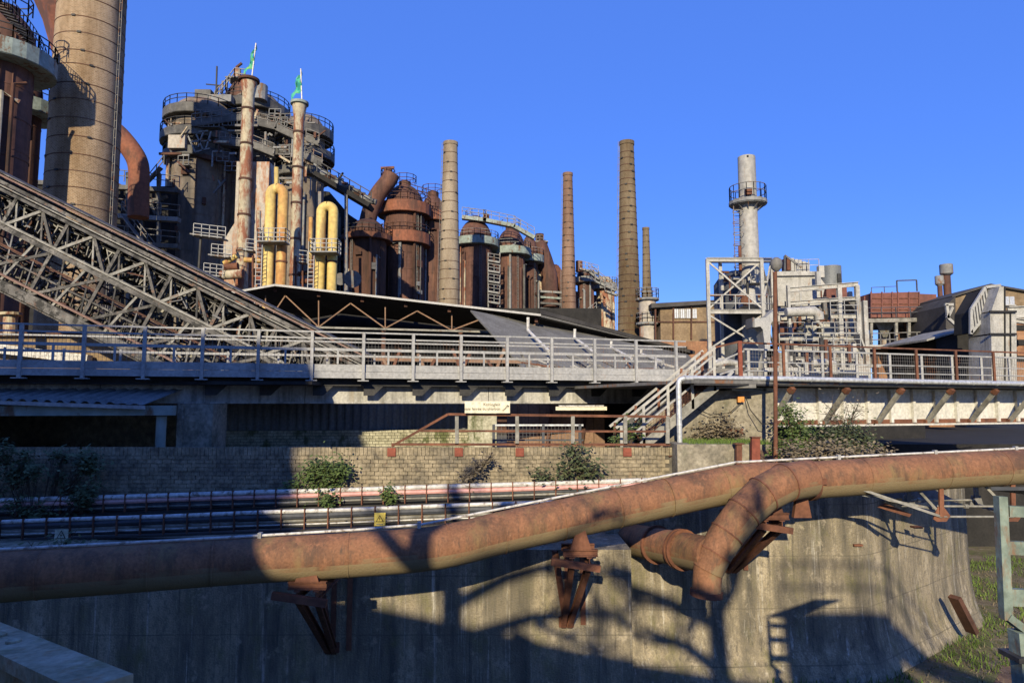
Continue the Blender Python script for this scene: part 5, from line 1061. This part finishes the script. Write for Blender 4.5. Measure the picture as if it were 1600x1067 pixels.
for px in (1290, 1140): M().tube([P(px - 25, 568, 33), P(px, 566, 33), P(px + 12, 568, 33), P(px + 14, 585, 33)], .18, 10).build('pipe_bend', 'steel_white', lo, smooth=True)
M().box(P(1280, 590, 35), (4.5, 1, 1.0)).build('plinth', 'steel_white', lo); M().box(P(1140, 590, 35), (2.5, 1, .9)).build('plinth', 'steel_mid', lo)
# ---- brick buildings
bb = thing('brick_hall', 'tan brick hall with black roof and broken window band behind the olive chimney', 'building', P(1065, 560, 70))
M().box(((P(1022, 0, 70).x + P(1125, 0, 70).x) / 2, 74, (P(0, 500, 70).z + TZ) / 2), (P(1125, 0, 70).x - P(1022, 0, 70).x, 8, P(0, 500, 70).z - TZ)).build('wall', 'brick_facade', bb)
M().box(((P(1022, 0, 70).x + P(1125, 0, 70).x) / 2, 74, P(0, 492, 70).z), (P(1125, 0, 70).x - P(1022, 0, 70).x, 7.9, 2.2)).build('upper_wall', 'brick_facade', bb)
M().prism([P(1018, 474, 69.5), P(1128, 468, 69.5), P(1128, 474, 69.5), P(1018, 481, 69.5)], (0, 9, 0)).build('roof', 'roof_dark', bb)
for i in range(4): M().bar(P(1024 + i * 28, 478, 69.9), P(1024 + i * 28, 530, 69.9), .16).build('steel_post', 'rust_dark', bb)
M().bar(P(1022, 503, 69.95), P(1125, 503, 69.95), .1, .14).build('steel_rail', 'rust_dark', bb)
for i in range(12): M().box(P(1052 + i * 3.2, 490, 69.92), (.17, .06, .95)).build('window_pane', 'galv' if i % 3 else 'steel_white', bb)
M().box(((P(1018, 0, 60).x + P(1110, 0, 60).x) / 2, 62, (P(0, 533, 60).z + TZ) / 2), (P(1110, 0, 60).x - P(1018, 0, 60).x, 4, P(0, 533, 60).z - TZ)).build('annex', 'brick_orange', bb)
M().box(P(1063, 546, 59.95), (1.2, .1, .5)).build('annex_window', 'soot_shade', bb)
ft = thing('filter_tower', 'narrow pale tower with platforms under the small distant chimney', 'tower', P(1012, 540, 72))
q = P(1012, 500, 72); M().lathe([(.9, TZ), (.9, P(0, 466, 72).z)], (q.x, 72, 0), 20).build('shell', 'casing', ft, smooth=True)
for y in (468, 506): ring(ft, (q.x, 72, 0), .85, 1.2, P(0, y, 72).z, .1, 'plate_grey', 1.0, 14, 'plate_grey', .04, 1)
hp = thing('hopper_bunker', 'red sheet metal bunker on stilts with funnels below', 'bunker', P(1405, 570, 60))
def H(px, py, d=60.0): return P(px, py, d)
M().prism([H(1361, 458), H(1436, 456), H(1436, 496), H(1361, 496)], (0, 5, 0)).build('front_box', 'hopper_red', hp)
M().prism([H(1350, 463, 61), H(1361, 460, 61), H(1361, 497, 61), H(1350, 497, 61)], (0, 4, 0)).build('side_box', 'hopper_red', hp); M().prism([H(1436, 459, 61), H(1463, 460, 61), H(1463, 496, 61), H(1436, 496, 61)], (0, 4, 0)).build('side_box', 'hopper_red', hp)
for px in (1361, 1378, 1394, 1403, 1420, 1436): M().bar(H(px, 456, 59.95), H(px, 497, 59.95), .1).build('rib', 'hopper_red', hp)
for y in (466, 475, 484): M().bar(H(1361, y, 59.96), H(1436, y, 59.96), .06).build('rib', 'rust', hp)
M().prism([H(1349, 498, 59), H(1470, 496, 59), H(1470, 502, 59), H(1349, 504, 59)], (0, 7, 0)).build('deck', 'timber_grey', hp)
k = M(); rails(k, [H(1355, 497, 59), H(1468, 495, 59)], .9, 1.2, (1, .5), .04); rails(k, [H(1402, 456), H(1433, 455)], 1.0, 1.5, (1,), .06); rails(k, [H(1362, 458), H(1402, 456)], .5, 1.5, (1,), .03); k.build('railing', 'blue_dark', hp)
for px in (1383, 1425): M().add([H(px - 15, 505, 60), H(px + 15, 505, 60), H(px + 15, 505, 63), H(px - 15, 505, 63), H(px - 3, 527, 60.8), H(px + 3, 527, 60.8), H(px + 3, 527, 62), H(px - 3, 527, 62)], [(0, 1, 5, 4), (1, 2, 6, 5), (2, 3, 7, 6), (3, 0, 4, 7), (4, 5, 6, 7)]).build('funnel', 'timber_grey' if px < 1400 else 'rust_dark', hp); M().tube([H(px, 526, 61.4), H(px, 540, 61.4)], .3, 10).build('spout', 'casing', hp)
for px in (1361, 1400, 1420, 1466): M().bar(H(px, 500, 59.2), H(px, 575, 59.2), .22).build('stilt', 'timber_grey', hp)
k = M(); rails(k, [H(1362, 541, 58.5), H(1462, 538, 58.5)], 1.1, .8, (1, .5), .05); k.build('lower_railing', 'steel_mid', hp); M().bar(H(1350, 545, 59), H(1465, 542, 59), 3, .2).build('lower_deck', 'timber_grey', hp)
M().box((H(1405, 0, 64).x, 66, P(0, 510, 64).z), (4, 1, 1.6)).build('dark_core', 'soot_shade', hp)
lw_ = thing('orange_wall', 'low orange brick wall with doors under the red bunker', 'wall', P(1410, 585, 52))
M().box(((P(1345, 0, 52).x + P(1470, 0, 52).x) / 2, 52.5, (P(0, 545, 52).z + TZ) / 2), (P(1470, 0, 52).x - P(1345, 0, 52).x, 1, P(0, 545, 52).z - TZ)).build('wall', 'brick_orange', lw_)
M().bar(P(1345, 543, 51.9), P(1470, 543, 51.9), 1.3, .3).build('coping', 'steel_white', lw_)
for px, m_ in ((1437, 'soot_shade'), (1447, 'casing')): M().box(P(px, 570, 51.95), (.45, .1, 2.0)).build('door', m_, lw_)
M().box(P(1446, 553, 51.95), (.4, .08, .3)).build('notice_plate', 'white_pipe', lw_)
for nm, cx, y0, yc, hw, cw_ in (('taller rusty twin stack with a drum cap', 1478, 414, 428, 5.5, 9.5), ('shorter rusty twin stack with a drum cap', 1467.5, 432, 444, 3.6, 6.5)):
    q = P(cx, y0, 63); s_ = 63 / F; g = thing('capped_stack', nm, 'stack', (q.x, 63, TZ))
    M().lathe([(hw * s_, TZ), (hw * s_, P(0, yc, 63).z)], (q.x, 63, 0), 18).build('tube', 'stove_rust', g, smooth=True)
    M().lathe([(hw * s_, P(0, yc + 3, 63).z), (cw_ * s_, P(0, yc, 63).z), (cw_ * s_, q.z), (cw_ * s_ * .9, q.z + .05)], (q.x, 63, 0), 18).build('drum_cap', 'plate_grey', g, smooth=True)
gbz = thing('gable_building', 'tan brick gable building with small windows at the right', 'building', P(1550, 580, 56))
M().prism([P(1493, 600, 56), P(1493, 465, 56), P(1548, 447, 56), P(1640, 463, 56), P(1640, 600, 56)], (0, 12, 0)).build('gable_wall', 'brick_facade', gbz)
for a, b in (((1488, 465), (1548, 446)), ((1548, 446), (1650, 464))): M().prism([P(*a, 55.7), P(*b, 55.7), P(b[0], b[1] - 3, 55.7), P(a[0], a[1] - 3, 55.7)], (0, 13, 0)).build('roof', 'roof_dark', gbz)
for px, y, w_, h in ((1517, 474, .5, 1.0), (1517, 500, .4, .8), (1577, 470, .8, .7)):
    f = M().box(P(px, y, 55.97), (w_, .1, h)).build('window', 'galv', gbz); M().box(P(px, y, 55.94), (.05, .1, h)).build('mullion', 'steel_white', f); M().box(P(px, y + h * 10, 55.9), (w_ + .2, .2, .08)).build('sill', 'steel_white', f)
M().prism([P(1478, 478, 55), P(1493, 463, 55), P(1493, 520, 55), P(1478, 520, 55)], (0, 5, 0)).build('side_sheet', 'roof_dark', gbz)
ls = thing('light_stand', 'small pale steel bracket tower beside the gable', 'bracket', P(1484, 505, 54))
for a, b in (((1476, 476), (1489, 476)), ((1479, 476), (1481, 497)), ((1488, 480), (1480, 497)), ((1481, 497), (1493, 508))): M().bar(P(*a, 53.8), P(*b, 53.8), .2).build('bar', 'steel_white', ls)
sd = thing('black_shed', 'black shed with sloping roof between bunker and grey tower', 'shed', P(1505, 585, 46))
M().prism([P(1463, 600, 46), P(1463, 530, 46), P(1550, 505, 46), P(1550, 600, 46)], (0, 6, 0)).build('wall', 'soot_shade', sd)
M().prism([P(1448, 533, 45.5), P(1540, 507, 45.5), P(1540, 504.5, 45.5), P(1448, 530, 45.5)], (0, 7, 0)).build('roof', 'timber_grey', sd); M().tube([P(1538, 508, 45.3), P(1533, 548, 45.3)], .12, 8).build('rusty_pipe', 'rust', sd)
gl = thing('inclined_gallery', 'dark inclined lattice gallery climbing to the grey steel tower', 'gallery', P(1530, 500, 41))
M().prism([P(1518, 487, 41), P(1538, 452, 41), P(1560, 447, 41), P(1548, 487, 41), P(1525, 520, 41), P(1517, 520, 41)], (0, 1.6, 0)).build('body', 'soot_shade', gl)
for (a, b) in (((1517, 484), (1539, 449)), ((1517, 520), (1547, 484)), ((1539, 449), (1563, 446)), ((1517, 484), (1517, 522))): M().bar(P(*a, 40.9), P(*b, 40.9), .16).build('chord', 'steel_grey', gl)
for i in range(7): t = i / 6; a = (1517 + 22 * t, 484 - 35 * t); M().bar(P(*a, 40.9), P(a[0] + 4, a[1] + 34 - 8 * t, 40.9), .1).build('lattice_bar', 'steel_grey', gl)
gt_ = thing('plate_tower', 'grey flaking steel plate tower at the right', 'tower', P(1568, 600, 40))
M().prism([P(1549, 486, 40), P(1562, 448, 40), P(1570, 448, 40), P(1571, 486, 40)], (0, 2, 0)).build('top_panel', 'steel_white', gt_)
for a, b, y0, y1 in ((1547, 1569, 488, 521), (1570.5, 1577, 488, 521), (1549, 1578, 523, 602), (1579.5, 1588, 488, 602)): M().prism([P(a, y0, 40), P(b, y0, 40), P(b + 1, y1, 40), P(a + 1, y1, 40)], (0, 2, 0)).build('plate_panel', 'steel_white', gt_)
for y in (487, 522): M().bar(P(1546, y, 39.9), P(1588, y, 39.9), .1, .12).build('joint_angle', 'black', gt_)
for px in (1570, 1578.8): M().bar(P(px, 448 if px < 1575 else 488, 39.95), P(px + .5, 602, 39.95), .06).build('joint_angle', 'black', gt_)
M().ibeam(P(1575, 488, 40.5), P(1640, 486, 40.5), .3, .7, .06).build('side_beam', 'steel_white', gt_); M().ibeam(P(1582, 500, 40.5), P(1640, 508, 40.5), .3, .3, .06).build('side_beam', 'steel_white', gt_)
rw2 = thing('brick_annex', 'orange brick wall strip with dark openings at the far right edge', 'building', P(1610, 590, 44))
M().prism([P(1586, 602, 44), P(1586, 502, 44), P(1660, 502, 44), P(1660, 602, 44)], (0, 4, 0)).build('wall', 'brick_orange', rw2)
for y in (512, 535, 560): M().box(P(1600, y, 43.95), (1.6, .1, .35)).build('dark_opening', 'soot_shade', rw2)

# ================================================================ plants
def shrub(name, label, pts, nleaf, size, mt, stem='twig', grp=None, droop=.3, base=None):
    """pts: (point, radius) blobs; real little folded leaves on twigs"""
    b = V(base) if base else pts[0][0] - V((0, 0, pts[0][1])); g = thing(name, label, 'shrub', b, grp)
    sm = M()
    for p, r in pts:
        mid = lerp(b, p, .5) + V((U(-.1, .1), U(-.05, .05), 0)); sm.tube([b, mid, p], [.018, .012, .006], 5)
        for i in range(int(6 + r * 26)):
            d = V((U(-1, 1), U(-1, .6), U(-.7, 1))).normalized() * r * U(.5, 1.5); sm.tube([lerp(b, p, U(.5, 1)), p + d], [.008, .003], 4)
    sm.build('stems', stem, g); lm = M()
    tot = sum(r * r for _, r in pts)
    for p, r in pts:
        for i in range(int(nleaf * r * r / tot)):
            k_ = 1.6 if R() < .2 else 1.0; d = V((random.gauss(0, .45), random.gauss(0, .4), random.gauss(0, .45))) * r * k_; c_ = p + d
            a = U(0, 6.28); l = size * U(.45, 1.5); u = V((math.cos(a), math.sin(a) * .8, -droop + U(-.5, .4))).normalized() * l; s_ = u.cross(V((U(-.4, .4), U(-1, -.3), 1))).normalized() * l * .28
            lm.add([c_, c_ + u * .5 + s_, c_ + u, c_ + u * .5 - s_], [(0, 1, 2), (0, 2, 3)])
    lm.build('leaves', mt, g, kind='stuff'); return g
shrub('wall_shrub', 'lush green shrub growing out of the brick wall foot', [(P(505, 765, 17.1), .3), (P(485, 742, 17.1), .28), (P(520, 738, 17.1), .35), (P(500, 728, 17.1), .25), (P(535, 735, 17.1), .22), (P(460, 762, 17.1), .2), (P(445, 766, 17.1), .15), (P(512, 782, 16.7), .22)], 2600, .085, 'leaf', base=P(505, 792, 17.2))
shrub('wall_shrub', 'small green tuft hanging over the pink pipe', [(P(605, 770, 16.8), .18), (P(612, 778, 16.8), .12)], 260, .08, 'leaf', base=P(606, 784, 17.2))
shrub('wall_shrub', 'sparse half dry shrub on the wall below the cream sign', [(P(735, 745, 17.1), .22), (P(750, 725, 17.1), .2), (P(728, 755, 17.1), .15), (P(765, 715, 17.1), .15)], 330, .09, 'leaf_dry', base=P(725, 765, 17.2))
shrub('wall_shrub', 'dark spreading shrub hanging from the wall below the stairs', [(P(905, 715, 17.1), .4), (P(880, 738, 17.1), .35), (P(925, 738, 17.1), .35), (P(850, 745, 17.1), .25), (P(910, 752, 17.1), .35), (P(835, 735, 17.1), .15), (P(895, 700, 17.2), .2)], 850, .1, 'leaf_dark', base=P(903, 762, 17.3))
shrub('wall_shrub', 'grey green weeds grown through the iron stairs', [(P(985, 675, 18.6), .3), (P(1000, 655, 18.6), .2), (P(965, 685, 18.6), .2)], 500, .09, 'leaf', base=P(985, 697, 18.6))
shrub('ivy_thicket', 'shaded ivy thicket covering the left end of the brick wall', [(P(x + U(-12, 12), y + U(-12, 12), U(16.6, 17.2)), U(.12, .36)) for x, y in ((15, 712), (50, 700), (88, 705), (130, 722), (20, 750), (65, 745), (110, 755), (-15, 735), (40, 790), (120, 790), (10, 800), (70, 780), (140, 712), (0, 700), (30, 725), (150, 735), (100, 735), (55, 815), (25, 830), (115, 812), (135, 765), (80, 720), (-20, 780))], 4200, .1, 'leaf_dark', base=P(50, 850, 16.9))
shrub('ivy_thicket', 'straggling weeds over the pipe at the lower left', [(P(x, y, 11.2 + .0), .2) for x, y in ((60, 868), (105, 850), (135, 865), (20, 872), (85, 872))], 420, .085, 'leaf_dark', base=P(80, 880, 11.4))
shrub('bank_shrub', 'fresh green shrub in front of the white girder end', [(P(1240, 690, 17.6), .4), (P(1235, 650, 17.6), .3), (P(1250, 670, 17.6), .35), (P(1228, 640, 17.7), .18), (P(1262, 700, 17.6), .3), (P(1215, 700, 17.5), .25)], 2300, .085, 'leaf', base=P(1240, 718, 17.6))
shrub('bank_shrub', 'dense olive shrub on the bank below the girder', [(P(1300, 685, 17.6), .4), (P(1330, 680, 17.7), .4), (P(1275, 695, 17.6), .3), (P(1355, 690, 17.8), .3), (P(1315, 700, 17.5), .4)], 3000, .075, 'leaf_dark', base=P(1310, 715, 17.6))
shrub('bank_shrub', 'leafless climber twigs across the white girder', [(P(1300, 640, 18.0), .45), (P(1340, 635, 18.2), .4), (P(1320, 655, 18.0), .4)], 160, .07, 'leaf_dry', base=P(1315, 690, 17.8))
shrub('bank_shrub', 'dry brown brush spilling down the earth bank', [(P(x, y, 16.7), .35) for x, y in ((1240, 712), (1275, 712), (1310, 714), (1345, 714), (1375, 716), (1290, 704))], 2400, .09, 'leaf_dry', base=P(1300, 725, 16.8))
shrub('bank_shrub', 'withered grey brush against the abutment wall under the stairs', [(P(1105, 675, 18.4), .3), (P(1130, 665, 18.4), .35), (P(1150, 680, 18.4), .25), (P(1085, 685, 18.3), .2)], 900, .09, 'leaf_dry', base=P(1120, 696, 18.4))
# ================================================================ what stands behind the camera and throws the shade
sb = thing('works_building', 'tall works building behind the viewpoint on the left', 'building', (-20, -16, GZ))
M().box((-21.4, -15, (14.5 + GZ) / 2), (20, 10, 14.5 - GZ)).build('main_block', 'brick_facade', sb)
M().prism([(-11.38, -10, GZ), (-11.38, -10, 9.2), (-8.0, -10, 7.2), (-7.4, -10, 6.0), (-2.5, -10, 5.0), (2.0, -10, 4.3), (2.0, -10, GZ)], (0, -6, 0)).build('lean_to', 'brick_facade', sb)
M().prism([(-31.6, -9.8, 14.4), (-11.2, -9.8, 13.0), (-11.2, -9.8, 13.2), (-31.6, -9.8, 14.7)], (0, -11, 0)).build('roof', 'roof_dark', sb)
vp2 = thing('viewing_platform', 'railed viewing platform behind the viewpoint', 'platform', (3, -10, GZ))
M().box((3.35, -10.5, 2.6), (2.7, 1.0, 6.7)).build('cabin', 'steel_grey', vp2)
k = M(); rails(k, [V((2.0, -10.0, 5.95)), V((4.7, -10.0, 5.95)), V((7.2, -10.0, 3.9))], 1.05, .8, (1, .5), .035); k.build('railing', 'steel_grey', vp2)
for x in (1.9, 3.9): M().box((x, -10.5, -2.2), (.25, .25, 8)).build('leg', 'steel_grey', vp2)
M().bar((4.7, -10.6, 5.6), (9.5, -10.6, 1.8), .9, .5).build('stair_flight', 'steel_grey', vp2)
def bare_tree(label, x, y, zt, limbs, seed):
    random.seed(seed); g = thing('bare_tree', label, 'tree', (x, y, GZ), 'trees behind the viewpoint'); tm_ = M(); bm_ = M(); lf = M()
    tm_.tube([V((x, y, GZ)), V((x + .15, y, GZ + 4)), V((x, y, zt))], [.34, .28, .2], 10)
    def br_(p, d, l, r, dep):
        e_ = p + d * l; bm_.tube([p, lerp(p, e_, .5) + V((U(-.1, .1), U(-.1, .1), U(-.1, .1))) * l, e_], [r, r * .8, r * .55], 6)
        if dep:
            for i in range(3): br_(lerp(p, e_, U(.3, 1)), (d + V((U(-.9, .9), U(-.9, .9), U(-.7, .6)))).normalized(), l * U(.4, .65), r * .5, dep - 1)
        else:
            for i in range(2):
                c_ = lerp(p, e_, U(.2, 1.1)) + V((U(-.2, .2), U(-.2, .2), U(-.2, .1))); q_ = V((U(-1, 1), U(-1, 1), U(-1, 1))).normalized() * .12; r_ = q_.cross(V((U(-1, 1), U(-1, 1), 1))).normalized() * .05
                lf.add([c_, c_ + q_ * .5 + r_, c_ + q_, c_ + q_ * .5 - r_], [(0, 1, 2), (0, 2, 3)])
    for (lx, lz, zb) in limbs: d = V((lx - x, U(-.4, .4), lz - zb)); br_(V((x, y, zb)), d.normalized(), d.length, .15, 3)
    tm_.build('trunk', 'twig', g, smooth=True); bm_.build('crown', 'twig', g); lf.build('leaves', 'leaf_dry', g, kind='stuff')
bare_tree('bare tree left of the viewpoint', -4.6, -7, 6.0, ((-6.3, 6.6, 4.9), (-2.0, 5.6, 4.6), (-3.4, 7.4, 5.5), (-5.4, 7.8, 5.8), (-1.2, 4.4, 3.9)), 3)
bare_tree('bare tree right of the viewpoint', .9, -7.5, 5.6, ((-1.4, 5.6, 4.6), (1.6, 6.2, 4.8), (-.8, 4.6, 3.6)), 11)
